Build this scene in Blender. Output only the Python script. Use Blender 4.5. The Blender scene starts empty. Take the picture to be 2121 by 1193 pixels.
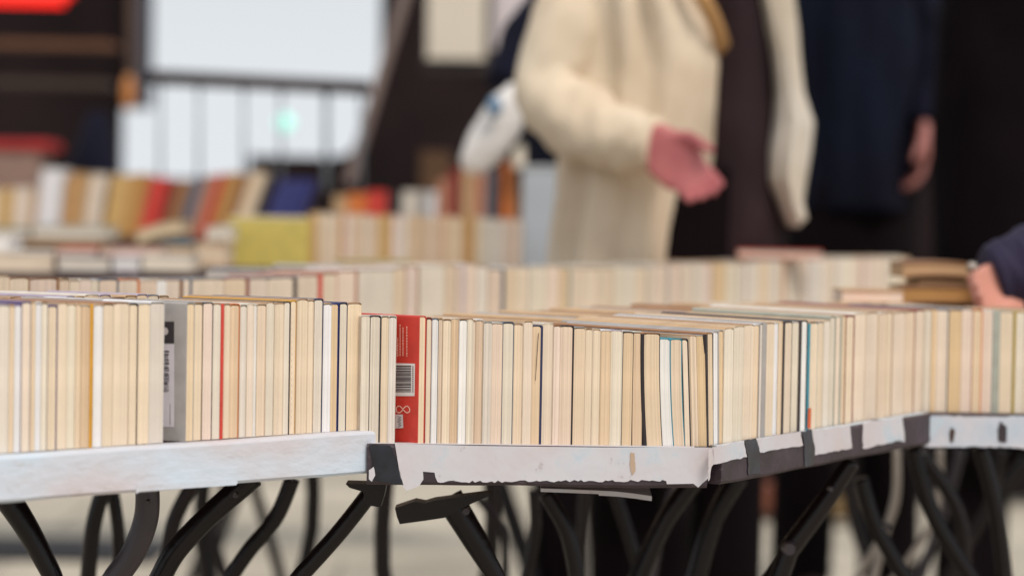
import bpy, bmesh, math, random
from mathutils import Vector, Matrix, noise
RND = random.Random(7)
S = bpy.context.scene
COL = S.collection
# ------------------------------------------------------------------ camera
LENS = 85.0; FPX = LENS/36.0*2121.0
CAM = Vector((0, 0, 0.98))
PITCH = math.radians(1.905); ROLL = math.radians(1.0)
cd = bpy.data.cameras.new('camera'); cam = bpy.data.objects.new('camera', cd); COL.objects.link(cam)
M3 = Matrix.Rotation(math.pi/2-PITCH, 3, 'X') @ Matrix.Rotation(ROLL, 3, 'Z')
cam.matrix_world = Matrix.Translation(CAM) @ M3.to_4x4()
cd.lens = LENS; cd.sensor_width = 36; cd.clip_start = 0.05; cd.clip_end = 2000
cd.dof.use_dof = True; cd.dof.focus_distance = 2.42; cd.dof.aperture_fstop = 2.8
S.camera = cam
# ------------------------------------------------------------------ world, sun, exposure
SUN_EL, SUN_ROT = 55, 150
w = bpy.data.worlds.new('World'); S.world = w; w.use_nodes = True
nt = w.node_tree; nt.nodes.clear()
sky = nt.nodes.new('ShaderNodeTexSky'); sky.sky_type = 'NISHITA'; sky.sun_disc = False
sky.sun_elevation = math.radians(SUN_EL); sky.sun_rotation = math.radians(SUN_ROT); sky.dust_density = 4
hs = nt.nodes.new('ShaderNodeHueSaturation'); hs.inputs['Saturation'].default_value = 0.25
mx = nt.nodes.new('ShaderNodeMix'); mx.data_type = 'RGBA'; mx.inputs[0].default_value = 0.6
mx.inputs[7].default_value = (8.7, 9.15, 9.6, 1)
bg = nt.nodes.new('ShaderNodeBackground'); bg.inputs[1].default_value = 0.083
out = nt.nodes.new('ShaderNodeOutputWorld')
nt.links.new(sky.outputs[0], hs.inputs['Color']); nt.links.new(hs.outputs[0], mx.inputs[6])
tcw = nt.nodes.new('ShaderNodeTexCoord'); sxyz = nt.nodes.new('ShaderNodeSeparateXYZ'); mrw = nt.nodes.new('ShaderNodeMapRange'); vmw = nt.nodes.new('ShaderNodeVectorMath'); vmw.operation = 'SCALE'
mrw.inputs[1].default_value = 0.0; mrw.inputs[2].default_value = 0.09; mrw.inputs[3].default_value = 1.28; mrw.inputs[4].default_value = 1.0
nt.links.new(tcw.outputs['Generated'], sxyz.inputs[0]); nt.links.new(sxyz.outputs[2], mrw.inputs[0]); nt.links.new(mx.outputs[2], vmw.inputs[0]); nt.links.new(mrw.outputs[0], vmw.inputs['Scale'])
nt.links.new(vmw.outputs[0], bg.inputs[0]); nt.links.new(bg.outputs[0], out.inputs[0])
sd = bpy.data.lights.new('sun', 'SUN'); sd.energy = 1.5; sd.angle = math.radians(20); sd.color = (1, .9, .8)
so = bpy.data.objects.new('sun', sd); COL.objects.link(so)
el = math.radians(SUN_EL); az = math.radians(150)
sdir = Vector((math.sin(az)*math.cos(el), math.cos(az)*math.cos(el), math.sin(el)))
so.rotation_euler = sdir.to_track_quat('Z', 'Y').to_euler(); so.location = (0, -2, 6)
S.view_settings.view_transform = 'Standard'; S.view_settings.look = 'None'
S.view_settings.exposure = 0.46; S.view_settings.gamma = 1
# ------------------------------------------------------------------ helpers
def ray(px, py):
    return M3 @ Vector(((px-1060.5)/FPX, -(py-596.5)/FPX, -1))
def W(px, py, Y):
    d = ray(px, py); return CAM + d*(Y/d.y)
def WZ(px, py, z):
    d = ray(px, py); return CAM + d*((z-CAM.z)/d.z)
def WL(px, py, A, B):
    """point where the ray meets the vertical plane through A and B"""
    n = Vector((B.y-A.y, -(B.x-A.x), 0)); d = ray(px, py)
    return CAM + d*((A-CAM).dot(n)/d.dot(n))
def lin(c):
    return tuple(((v/255+.055)/1.055)**2.4 if v > 10 else v/255/12.92 for v in c)
def lerp(a, b, t): return a+(b-a)*t
def interp(tab, x):
    if x <= tab[0][0]: return tab[0][1]
    for (a, u), (b, v) in zip(tab, tab[1:]):
        if x <= b: return u+(v-u)*(x-a)/(b-a)
    return tab[-1][1]
def link_mesh(name, bm, mat, parent=None, color=None, origin=None, smooth=False):
    me = bpy.data.meshes.new(name)
    if origin is not None: bmesh.ops.translate(bm, verts=bm.verts, vec=-origin)
    bmesh.ops.recalc_face_normals(bm, faces=bm.faces)
    bm.to_mesh(me); bm.free()
    if smooth:
        for p in me.polygons: p.use_smooth = True
    o = bpy.data.objects.new(name, me); COL.objects.link(o)
    if mat: me.materials.append(mat)
    if parent: o.parent = parent
    elif origin is not None: o.location = origin
    if color: o.color = (*color, 1)
    return o
def tag(o, label, cat, group=None, kind=None):
    if kind: o['kind'] = kind
    if label: o['label'] = label
    if cat: o['category'] = cat
    if group: o['group'] = group
    return o
def thing(name, loc, label, cat, group=None):
    o = bpy.data.objects.new(name, None); COL.objects.link(o); o.location = loc; o.empty_display_size = .05
    return tag(o, label, cat, group)
def box(bm, c, s, rot=None):
    m = Matrix.Translation(c) @ (rot.to_4x4() if rot else Matrix.Identity(4)) @ Matrix.Diagonal((*s, 1))
    return bmesh.ops.create_cube(bm, size=1, matrix=m)
def prism(bm, base, off):
    """closed polygon 'base' (list of Vector) extruded by vector off"""
    a = [bm.verts.new(p) for p in base]; b = [bm.verts.new(p+off) for p in base]
    bm.faces.new(a); bm.faces.new(list(reversed(b))); n = len(a)
    for i in range(n): bm.faces.new((a[i], b[i], b[(i+1) % n], a[(i+1) % n]))
def catmull(pts, k=6):
    P = [pts[0]]+list(pts)+[pts[-1]]; o = []
    for i in range(1, len(P)-2):
        for j in range(k):
            t = j/k; a, b, c, d = P[i-1:i+3]
            o.append(0.5*((2*b)+(c-a)*t+(2*a-5*b+4*c-d)*t*t+(3*b-a-3*c+d)*t**3))
    o.append(P[-2]); return o
def tube(bm, pts, rad, n=12, flat=1.0, cap=True):
    rings = []; prev = None
    for i, p in enumerate(pts):
        t = (pts[min(i+1, len(pts)-1)]-pts[max(i-1, 0)]).normalized()
        u = Vector((0, 1, 0)) if prev is None else prev
        if abs(t.dot(u)) > .95: u = Vector((1, 0, 0))
        s = t.cross(u).normalized(); u = s.cross(t).normalized(); prev = u
        r = rad[i] if isinstance(rad, (list, tuple)) else rad
        rings.append([bm.verts.new(p+s*math.cos(2*math.pi*k/n)*r+u*math.sin(2*math.pi*k/n)*r*flat) for k in range(n)])
    for a, b in zip(rings, rings[1:]):
        for k in range(n): bm.faces.new((a[k], a[(k+1) % n], b[(k+1) % n], b[k]))
    if cap: bm.faces.new(rings[0]); bm.faces.new(list(reversed(rings[-1])))
def ell(bm, c, r, rot=None):
    m = Matrix.Translation(c) @ (rot.to_4x4() if rot else Matrix.Identity(4)) @ Matrix.Diagonal((*r, 1))
    bmesh.ops.create_uvsphere(bm, u_segments=18, v_segments=12, radius=1, matrix=m)
# ------------------------------------------------------------------ materials
def newmat(name):
    m = bpy.data.materials.new(name); m.use_nodes = True
    return m, m.node_tree, m.node_tree.nodes['Principled BSDF']
def N(nt, t, **k):
    n = nt.nodes.new(t)
    for a, b in k.items(): setattr(n, a, b)
    return n
def plain(name, rgb, rough=.6, var=.25, scale=8, bump=.1, metal=0, stretch=(1, 1, 1), useobj=False, spec=.5, rgb2=None, bscale=None):
    """noise-varied base colour plus noise bump"""
    m, nt, b = newmat(name); L = nt.links
    tc = N(nt, 'ShaderNodeTexCoord'); mp = N(nt, 'ShaderNodeMapping'); mp.inputs['Scale'].default_value = stretch
    L.new(tc.outputs['Object'], mp.inputs[0])
    no = N(nt, 'ShaderNodeTexNoise'); no.inputs['Scale'].default_value = scale; no.inputs['Detail'].default_value = 6
    L.new(mp.outputs[0], no.inputs['Vector'])
    r = N(nt, 'ShaderNodeMapRange'); r.inputs[1].default_value = .3; r.inputs[2].default_value = .7
    r.inputs[3].default_value = 0; r.inputs[4].default_value = 1
    L.new(no.outputs[0], r.inputs[0])
    mix = N(nt, 'ShaderNodeMix', data_type='RGBA')
    L.new(r.outputs[0], mix.inputs[0])
    if useobj:
        oi = N(nt, 'ShaderNodeObjectInfo'); hsv = N(nt, 'ShaderNodeHueSaturation'); hsv.inputs['Value'].default_value = 1-var
        L.new(oi.outputs['Color'], hsv.inputs['Color']); L.new(hsv.outputs[0], mix.inputs[6]); L.new(oi.outputs['Color'], mix.inputs[7])
    else:
        mix.inputs[6].default_value = (*(rgb2 or [c*(1-var) for c in rgb]), 1); mix.inputs[7].default_value = (*[min(1, c*(1+var*.3)) for c in rgb], 1)
    L.new(mix.outputs[2], b.inputs['Base Color'])
    b.inputs['Roughness'].default_value = rough; b.inputs['Metallic'].default_value = metal
    b.inputs['Specular IOR Level'].default_value = spec
    if bump:
        bn = N(nt, 'ShaderNodeBump'); bn.inputs['Strength'].default_value = bump; bn.inputs['Distance'].default_value = .002
        n2 = N(nt, 'ShaderNodeTexNoise'); n2.inputs['Scale'].default_value = bscale or scale*3; L.new(mp.outputs[0], n2.inputs['Vector'])
        L.new(n2.outputs[0], bn.inputs['Height']); L.new(bn.outputs[0], b.inputs['Normal'])
    return m
# page edges: fine vertical streaks across the block, foxing towards the edges, in the object's own colour
def pages_mat():
    m, nt, b = newmat('page_edges'); L = nt.links
    tc = N(nt, 'ShaderNodeTexCoord'); oi = N(nt, 'ShaderNodeObjectInfo')
    at = N(nt, 'ShaderNodeAttribute'); at.attribute_name = 'leaf'
    sep = N(nt, 'ShaderNodeSeparateXYZ'); L.new(tc.outputs['Object'], sep.inputs[0])
    cmb = N(nt, 'ShaderNodeCombineXYZ')
    mu = N(nt, 'ShaderNodeMath', operation='MULTIPLY'); mu.inputs[1].default_value = 1300; L.new(at.outputs['Fac'], mu.inputs[0])
    mz = N(nt, 'ShaderNodeMath', operation='MULTIPLY'); mz.inputs[1].default_value = 3; L.new(sep.outputs[2], mz.inputs[0])
    rr = N(nt, 'ShaderNodeMath', operation='MULTIPLY'); rr.inputs[1].default_value = 91; L.new(oi.outputs['Random'], rr.inputs[0])
    L.new(mu.outputs[0], cmb.inputs[0]); L.new(mz.outputs[0], cmb.inputs[2]); L.new(rr.outputs[0], cmb.inputs[1])
    n1 = N(nt, 'ShaderNodeTexNoise'); n1.inputs['Scale'].default_value = 1; n1.inputs['Detail'].default_value = 3; L.new(cmb.outputs[0], n1.inputs['Vector'])
    m1 = N(nt, 'ShaderNodeMapRange'); m1.inputs[1].default_value = .3; m1.inputs[2].default_value = .7; m1.inputs[3].default_value = .8; m1.inputs[4].default_value = 1.05
    L.new(n1.outputs[0], m1.inputs[0])
    n2 = N(nt, 'ShaderNodeTexNoise'); n2.inputs['Scale'].default_value = 22; n2.inputs['Detail'].default_value = 4; L.new(tc.outputs['Object'], n2.inputs['Vector'])
    m2 = N(nt, 'ShaderNodeMapRange'); m2.inputs[1].default_value = .35; m2.inputs[2].default_value = .75; m2.inputs[3].default_value = 1.02; m2.inputs[4].default_value = .86
    L.new(n2.outputs[0], m2.inputs[0])
    mm = N(nt, 'ShaderNodeMath', operation='MULTIPLY'); L.new(m1.outputs[0], mm.inputs[0]); L.new(m2.outputs[0], mm.inputs[1])
    vm = N(nt, 'ShaderNodeVectorMath', operation='SCALE'); L.new(oi.outputs['Color'], vm.inputs[0]); L.new(mm.outputs[0], vm.inputs['Scale'])
    L.new(vm.outputs[0], b.inputs['Base Color'])
    b.inputs['Roughness'].default_value = .8; b.inputs['Specular IOR Level'].default_value = .2
    bn = N(nt, 'ShaderNodeBump'); bn.inputs['Strength'].default_value = .45; bn.inputs['Distance'].default_value = .0006
    L.new(n1.outputs[0], bn.inputs['Height']); L.new(bn.outputs[0], b.inputs['Normal'])
    return m
MP = pages_mat()
MC = plain('book_cover', (1, 1, 1), .42, .22, 45, .15, useobj=True)
MK = plain('printed_ink', (1, 1, 1), .5, .1, 60, 0, useobj=True)
def scuff(m, rgb, scale=(3, 3, 9), lo=.62, hi=.72, amt=.75, sc=14):
    nt = m.node_tree; b = nt.nodes['Principled BSDF']; L = nt.links; src = b.inputs['Base Color'].links[0].from_socket
    tc = N(nt, 'ShaderNodeTexCoord'); mp = N(nt, 'ShaderNodeMapping'); mp.inputs['Scale'].default_value = scale; L.new(tc.outputs['Object'], mp.inputs[0])
    no = N(nt, 'ShaderNodeTexNoise'); no.inputs['Scale'].default_value = sc; no.inputs['Detail'].default_value = 9; no.inputs['Roughness'].default_value = .7; L.new(mp.outputs[0], no.inputs['Vector'])
    mr = N(nt, 'ShaderNodeMapRange'); mr.inputs[1].default_value = lo; mr.inputs[2].default_value = hi; mr.inputs[4].default_value = amt; L.new(no.outputs[0], mr.inputs[0])
    mx_ = N(nt, 'ShaderNodeMix', data_type='RGBA'); mx_.inputs[7].default_value = (*rgb, 1); L.new(mr.outputs[0], mx_.inputs[0]); L.new(src, mx_.inputs[6]); L.new(mx_.outputs[2], b.inputs['Base Color'])
    return m
M_white = plain('scuffed_white_paint', lin((190, 202, 214)), .55, .2, 11, .5, stretch=(.8, .8, 1.6), rgb2=lin((196, 186, 188)), bscale=70)
M_tape = plain('white_paper_tape', lin((190, 195, 203)), .5, .2, 10, .5, rgb2=lin((196, 184, 184)), bscale=45)
M_tapeblue = plain('pale_blue_tape', lin((172, 190, 204)), .45, .2, 30, .4, rgb2=lin((204, 200, 202)))
scuff(M_white, lin((168, 156, 154)), (2, 2, 6), .6, .72, .6, 12); scuff(M_tape, lin((150, 132, 130)), (4, 4, 3), .62, .7, .6, 12); scuff(M_tape, lin((158, 186, 200)), (4, 4, 4), .54, .64, .6, 2.5); scuff(M_tape, lin((60, 48, 50)), (5, 5, 5), .72, .75, .8, 16)
M_dark = plain('dark_worn_board', lin((58, 45, 54)), .5, .45, 30, .4, rgb2=lin((38, 27, 30)))
scuff(M_dark, lin((120, 104, 112)), (3, 3, 12), .6, .7, .5, 16)
M_glossy = plain('glossy_dark_tape', lin((44, 50, 66)), .2, .4, 16, 1.0, rgb2=lin((14, 14, 20)), bscale=35)
M_brown = plain('raw_brown_wood', lin((70, 48, 40)), .7, .4, 20, .4)
M_leg = plain('dark_brown_painted_steel', lin((21, 12, 13)), .27, .4, 30, .2, rgb2=lin((14, 8, 8)), spec=.28)
M_leg2 = plain('grey_painted_steel', lin((52, 43, 49)), .3, .3, 30, .15)
M_silver = plain('worn_bare_steel', lin((170, 160, 150)), .35, .2, 30, .1, metal=.6)
M_floor = None
# ------------------------------------------------------------------ setting
def floor_mat():
    m, nt, b = newmat('stone_paving'); L = nt.links
    tc = N(nt, 'ShaderNodeTexCoord')
    br = N(nt, 'ShaderNodeTexBrick'); br.inputs['Scale'].default_value = 1; br.inputs['Brick Width'].default_value = .9; br.inputs['Row Height'].default_value = .6
    br.inputs['Mortar Size'].default_value = .006; br.inputs['Color1'].default_value = (*lin((186, 177, 160)), 1); br.inputs['Color2'].default_value = (*lin((172, 163, 147)), 1)
    br.inputs['Mortar'].default_value = (*lin((110, 104, 94)), 1); L.new(tc.outputs['Object'], br.inputs['Vector'])
    no = N(nt, 'ShaderNodeTexNoise'); no.inputs['Scale'].default_value = 3; no.inputs['Detail'].default_value = 8; L.new(tc.outputs['Object'], no.inputs['Vector'])
    mr = N(nt, 'ShaderNodeMapRange'); mr.inputs[1].default_value = .3; mr.inputs[2].default_value = .7; mr.inputs[3].default_value = .8; mr.inputs[4].default_value = 1.1; L.new(no.outputs[0], mr.inputs[0])
    vm = N(nt, 'ShaderNodeVectorMath', operation='SCALE'); L.new(br.outputs[0], vm.inputs[0]); L.new(mr.outputs[0], vm.inputs['Scale'])
    L.new(vm.outputs[0], b.inputs['Base Color']); b.inputs['Roughness'].default_value = .8
    return m
bm = bmesh.new(); bmesh.ops.create_grid(bm, x_segments=1, y_segments=1, size=400)
tag(link_mesh('ground', bm, floor_mat()), 'beige stone paving under the book tables', None, kind='structure')
M_wall = plain('shade_toned_wall', lin((36, 27, 28)), .9, .5, 1.5, .2, spec=.1)  # indoor darkness of the background is put into the wall colour
YW = 12.0
bm = bmesh.new()
def wallrect(x0, y0, x1, y1, Y=YW, th=.3, z0=None):
    a = W(x0, y0, Y); b = W(x1, y1, Y)
    zt = a.z; zb = b.z if z0 is None else z0
    box(bm, Vector(((a.x+b.x)/2, Y+th/2, (zt+zb)/2)), (b.x-a.x, th, zt-zb))
wallrect(-2500, -170, 238, 0, z0=0)
wallrect(238.1, -170, 296, 222)
wallrect(238.1, 368, 516, 0, z0=0)
wallrect(516.1, 322, 792, 0, z0=0)
prism(bm, [W(x, y, YW+.002) for x, y in [(796, 150), (796, 326), (690, 326), (722, 318), (748, 285), (766, 235), (782, 190)]], Vector((0, .25, 0)))
wallrect(792.1, -170, 4200, 0, z0=0)
tag(link_mesh('back_wall', bm, M_wall), 'dark wall behind the market with a wide opening to the sky', 'wall')
# ------------------------------------------------------------------ books
TONE = dict(w=(238, 234, 230), p=(229, 217, 199), c=(231, 212, 189), t=(229, 206, 178), o=(226, 198, 162), g=(224, 213, 199),
            k=(232, 210, 192), y=(231, 208, 176), b=(218, 190, 160), d=(196, 160, 122))
TONE['G'] = (208, 168, 104); TONE['H'] = (196, 148, 92)
TWORD = dict(G='golden', H='golden brown', w='white', p='pale cream', c='cream', t='light tan', o='orange-tan', g='greyish', k='pinkish cream', y='yellowish', b='brownish tan', d='brown')
CC = dict(dtan=(150, 108, 76), black=(40, 30, 34), navy=(38, 44, 84), purple=(92, 72, 122), yellow=(216, 156, 20), red=(206, 60, 48), grey=(168, 162, 158), brown=(150, 104, 66),
          teal=(48, 140, 160), white=(228, 226, 226), pale=(216, 206, 192), blue=(46, 50, 112), dred=(130, 36, 32), sage=(166, 168, 156), olive=(168, 142, 56),
          orange=(214, 118, 52), tan=(196, 160, 118), lilac=(176, 162, 180), green=(70, 110, 84), slate=(96, 104, 118), rose=(186, 128, 100), fawn=(168, 132, 98), sand=(196, 166, 132))
SPN = ['fawn', 'fawn', 'pale', 'fawn', 'sand', 'sand', 'pale', 'white', 'pale', 'fawn', 'grey', 'sand']
def make_book(P0, P1, Q0, Q1, z0, h, tone, cover, cl=.0005, cr=.0005, lean=0., bow=0., label='', group=None, rise=0., pal=0, cat='book', name='book', strips=True, tilt=0.0, spine=None):
    """P0,P1 front corners, Q0,Q1 back corners (floor plan); spine on top, page edges to the front"""
    org = Vector(((P0.x+P1.x)/2, (P0.y+P1.y)/2, z0))
    T = (P1-P0).length; D = ((Q0-P0).length+(Q1-P1).length)/2
    rd = (P1-P0).normalized()
    def pos(a, z, wv):
        f = P0.lerp(P1, a); bk = Q0.lerp(Q1, a); p = f.lerp(bk, wv); v = z/h
        o = lean*(v-.5)+bow*4*v*(1-v)
        return Vector((p.x+rd.x*o, p.y+rd.y*o, z0+z+rise*wv+tilt*wv*0))-org
    t = thing(name, org, label, cat, group)
    # pages
    n = max(4, int(T/.0016)) if strips else 3
    mz = 6; top = h-.0006
    a0 = cl/T+.004; a1 = 1-cr/T-.004
    bm = bmesh.new(); lay = bm.verts.layers.float.new('leaf')
    drop = RND.uniform(0, .0012)
    fr = []
    for i in range(n+1):
        a = lerp(a0, a1, i/n); off = (.0004+RND.uniform(-.00035, .00035)*(1 if strips else 0))/D; colv = []
        edge = .0016*(abs(2*i/n-1)**6)
        for j in range(mz+1):
            z = lerp(.0003, top-edge-drop, j/mz); v = bm.verts.new(pos(a, z, off)); v[lay] = a*T+z0*.0; colv.append(v)
        fr.append(colv)
    bk = []
    for i in (0, n):
        a = lerp(a0, a1, i/n); bk.append([None]*(mz+1))
        for j in range(mz+1):
            v = bm.verts.new(pos(a, lerp(.0003, top-.0016-drop, j/mz), .985)); v[lay] = a*T; bk[-1][j] = v
    for i in range(n):
        for j in range(mz): bm.faces.new((fr[i][j], fr[i+1][j], fr[i+1][j+1], fr[i][j+1]))
    for j in range(mz):
        bm.faces.new((fr[0][j], fr[0][j+1], bk[0][j+1], bk[0][j])); bm.faces.new((fr[n][j], bk[1][j], bk[1][j+1], fr[n][j+1]))
        bm.faces.new((bk[0][j], bk[0][j+1], bk[1][j+1], bk[1][j]))
    bm.faces.new([fr[i][mz] for i in range(n+1)]+[bk[1][mz], bk[0][mz]])
    bm.faces.new([fr[i][0] for i in range(n, -1, -1)]+[bk[0][0], bk[1][0]])
    e_ = RND.uniform(-7, 4); f_ = RND.uniform(-4, 4); c = lin([min(250, v+e_+f_*k_) for v, k_ in zip(TONE[tone], (.3, 0, -1.2))])
    link_mesh('pages', bm, MP, t, color=c)
    # cover: two boards and a spine along the top
    prof = []
    for j in range(mz+1): z = lerp(0, h-.0012, j/mz); prof.append(((0, z), (cl/T, min(z, top))))
    for a in (.12, .3, .5, .7, .88): prof.append(((a, h+.0006*math.sin(math.pi*a)), (min(max(a, cl/T), 1-cr/T), top)))
    for j in range(mz, -1, -1): z = lerp(0, h-.0012, j/mz); prof.append(((1, z), (1-cr/T, min(z, top))))
    m = len(prof)
    def shell(bm, k0, k1):
        R = []
        for wv in (0, .5, 1): R.append([(bm.verts.new(pos(o[0], o[1], wv)), bm.verts.new(pos(i[0], i[1], wv))) for o, i in prof[k0:k1+1]])
        n_ = k1-k0
        for r0, r1 in zip(R, R[1:]):
            for k in range(n_):
                bm.faces.new((r0[k][0], r0[k+1][0], r1[k+1][0], r1[k][0])); bm.faces.new((r0[k][1], r1[k][1], r1[k+1][1], r0[k+1][1]))
            for k in (0, n_): bm.faces.new((r0[k][0], r1[k][0], r1[k][1], r0[k][1]))
        for r_ in (R[0], R[-1]):
            for k in range(n_): bm.faces.new((r_[k][0], r_[k][1], r_[k+1][1], r_[k+1][0]))
    bm = bmesh.new()
    if spine is None:
        shell(bm, 0, m-1); link_mesh('cover', bm, MC, t, color=lin(CC[cover]))
    else:
        shell(bm, 0, mz); shell(bm, m-1-mz, m-1); link_mesh('cover', bm, MC, t, color=lin(CC[cover]) if isinstance(cover, str) else lin(cover))
        bm = bmesh.new(); shell(bm, mz, m-1-mz); link_mesh('spine', bm, MC, t, color=lin(CC[spine]))
    return t, pos
ORD = ['', 'first', 'second', 'third', 'fourth', 'fifth', 'sixth', 'seventh', 'eighth', 'ninth', 'tenth', 'eleventh', 'twelfth', 'thirteenth', 'fourteenth',
       'fifteenth', 'sixteenth', 'seventeenth', 'eighteenth', 'nineteenth', 'twentieth']
def ordw(n):
    return ORD[n] if n <= 20 else ['', '', 'twenty-', 'thirty-', 'forty-', 'fifty-', 'sixty-'][n//10]+ORD[n % 10] if n % 10 else {30: 'thirtieth', 40: 'fortieth', 50: 'fiftieth', 60: 'sixtieth'}[n]
# table front lines (book line) in plan
ZA, ZB, ZM = .755, .743, .765
A0 = WZ(-70, 944.5, ZA); A1 = WZ(750, 890, ZA)
B0 = WZ(757, 917, ZB); B1 = WZ(1462, 925, ZB); C1 = WZ(1908, 853, ZB); D1 = WZ(2330, 860, ZB)
def q(deg): a = math.radians(deg); return Vector((-math.cos(a), math.sin(a), 0))
def row(data, tops, L0, L1, z0, qf, depth, place, group, lm, rise=0., yc=780, leanf=None, extra=None, strips=True, zjit=.0006, lblpre=''):
    """data: list of (x0,x1,tone,opts). lm: list of (index, words) landmarks"""
    made = []
    for i, (x0, x1, tone, op) in enumerate(data):
        P0 = WL(x0, yc, L0, L1); P1 = WL(x1, yc, L0, L1); P0.z = P1.z = 0
        xm = (x0+x1)/2
        tz = WL(xm, interp(tops, xm)+op.get('dy', 0)+RND.uniform(-1.6, 1.6), L0, L1).z
        D = depth*RND.uniform(.93, 1.05)
        cov = op.get('cov') or RND.choice(SPN); spn = op.get('sp')
        if not (op.get('cl', 0) > 1 or op.get('cr', 0) > 1) and (cov in ('fawn', 'sand', 'tan', 'brown', 'pale', 'lilac', 'grey') or 'cov' not in op):
            spn = cov; u_ = RND.uniform(-26, -4); cov = tuple(v+u_ for v in TONE[tone])
        s = 1/(P1-P0).length*(x1-x0)
        cl = op.get('cl', 0)/s or .0002; cr = op.get('cr', 0)/s or .0002
        rd = (P1-P0).normalized(); g = rd*(.0001); jt = q(qf(xm))*RND.uniform(0, .0016)
        e0 = q(qf(x0))*D; e1 = q(qf(x1))*D
        near = min(lm, key=lambda k: abs(k[0]-i)) if lm else None
        Tm = (P1-P0).length; th = 'thin ' if Tm < .0075 else 'thick ' if Tm > .0135 else ''
        if 'label' in op: lab = op['label']
        else:
            k = i-near[0]; side = 'right' if k > 0 else 'left'
            w_ = TWORD[tone]
            lab = f"{th}{w_} paperback, {ordw(abs(k))} {side} of {near[1]}"
            if abs(k) == 1: lab = f"{th}{w_} paperback immediately {side} of {near[1]}"
        ln = leanf(xm) if leanf else 0
        t, pos = make_book(P0+g+jt, P1-g+jt, P0+g+jt+e0, P1-g+jt+e1, z0, tz-z0, tone, cov, cl, cr, lean=ln+RND.uniform(-.0006, .0006)*0, bow=op.get('bow', 0), label=lab, group=group, rise=rise(xm) if callable(rise) else rise, strips=strips, spine=spn)
        made.append((t, pos, P0, P1))
    return made
def parse(s):
    """'x tone[:key=val,..]' tokens; each token gives a book from the previous x to x"""
    o = []; prev = None
    for tok in s.split():
        if prev is None: prev = float(tok); continue
        f = tok.split(':'); x, tn = f[0].split('/'); op = {}
        for kv in (f[1].split(',') if len(f) > 1 else []):
            k, v = kv.split('='); op[k] = v if k in ('cov', 'sp') else float(v)
        o.append((prev, float(x), tn, op)); prev = float(x)
    return o
GF = 'paperbacks standing spine up along the front table edges'
# ---- table A books
topsA = [(-70, 628), (0, 629), (40, 632), (45, 625), (98, 627), (100, 633), (118, 633), (122, 627), (190, 632), (260, 627), (268, 630), (300, 627), (340, 625), (385, 627), (440, 627), (457, 632), (477, 628), (500, 630), (550, 628),
         (600, 626), (616, 620), (668, 620), (672, 628), (745, 628)]
dA = parse('-70 -50/c -28/p:cov=purple -8/t 20/g:cov=lilac 30/t:cov=tan 44/w:cov=lilac 64/c:cov=purple 74/t 86/w 99/p 119/c:cr=1.6,cov=purple 139/c 157/p 168/t 186/b 194/y:cl=1,cr=5.5,cov=yellow 213/w 235/c:cr=.8,cov=brown '
           '268/c:cr=.9,cov=brown 286/c:cr=1.6,cov=black 310/c:cov=grey 340/g:cov=white 402/y:cov=grey 420/c 441/k:cr=1.2,cov=black 457/p 464/c:cl=5.5,cov=red 477/c 497/b:cr=1.2,cov=orange 511/p 525/c 532/w 551/t 568/p 588/c 602/p:cr=2,cov=black '
           '614/c:cov=yellow 637/c:cr=.8 650/c 669/p:cr=1.2,cov=navy 686/w 702/o:cr=2,cov=blue 718/p:cr=1.2,cov=navy 747/y')
idx = {round(d[1]): i for i, d in enumerate(dA)}
dA[idx[194]][3]['label'] = 'thin booklet with a bright mustard yellow edge beside a white-paged book'
dA[idx[213]][3]['label'] = 'white-paged paperback directly right of the mustard yellow edge'
dA[idx[464]][3]['label'] = 'slim paperback with a bright red cover edge on the left table'
dA[idx[602]][3]['label'] = 'paperback with a dashed black and red cover edge near the left table corner'
dA[idx[747]][3]['label'] = 'last yellowish paperback at the right corner of the left table'
lmA = [(idx[194], 'the mustard yellow edge'), (idx[402], 'the grey barcoded book'), (idx[464], 'the bright red edge'), (idx[602], 'the dashed cover edge'), (idx[747], "the left table's corner book")]
gi = idx[402]
qA = lambda x: 47
boA = row([d for i, d in enumerate(dA) if i != gi], topsA, A0, A1, ZA, qA, .178, '', GF, [(k if k < gi else k-1 if k > gi else k-.5, t) for k, t in []]or None) if False else None
def run(data, skip, *a, lm=None, **k):
    pre = []
    for i, (x0, x1, tn, op) in enumerate(data):
        if i == skip: continue
        if 'label' not in op and 'cov' in op and 'cr' in op and op['cov'] in ('black', 'purple', 'navy', 'blue'): pass
        pre.append((i, (x0, x1, tn, op)))
    for i, d in pre:
        op = d[3]
        if 'label' not in op:
            n_ = min(lm, key=lambda kk: abs(kk[0]-i)); kk = i-n_[0]
            wpx = (WL(d[1], 780, a[1], a[2])-WL(d[0], 780, a[1], a[2])).length
            th = 'thin ' if wpx < .0075 else 'thick ' if wpx > .0135 else ''
            ed = f", {op['cov']} edge" if 'cr' in op and op['cr'] > 1.5 else ''
            side = 'right' if kk > 0 else 'left'
            od = 'next' if abs(kk) == 1 else ordw(abs(kk))
            op['label'] = f"{th}{TWORD[d[2]]} paperback{ed}, {od} {'on the ' if abs(kk)==1 else 'to the '}{side} of {n_[1]}"
    return row([d for i, d in pre], *a, lm=[(0, '')], **k)
run(dA, gi, topsA, A0, A1, ZA, qA, .178, '', GF, lm=lmA, rise=-.003)
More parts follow.
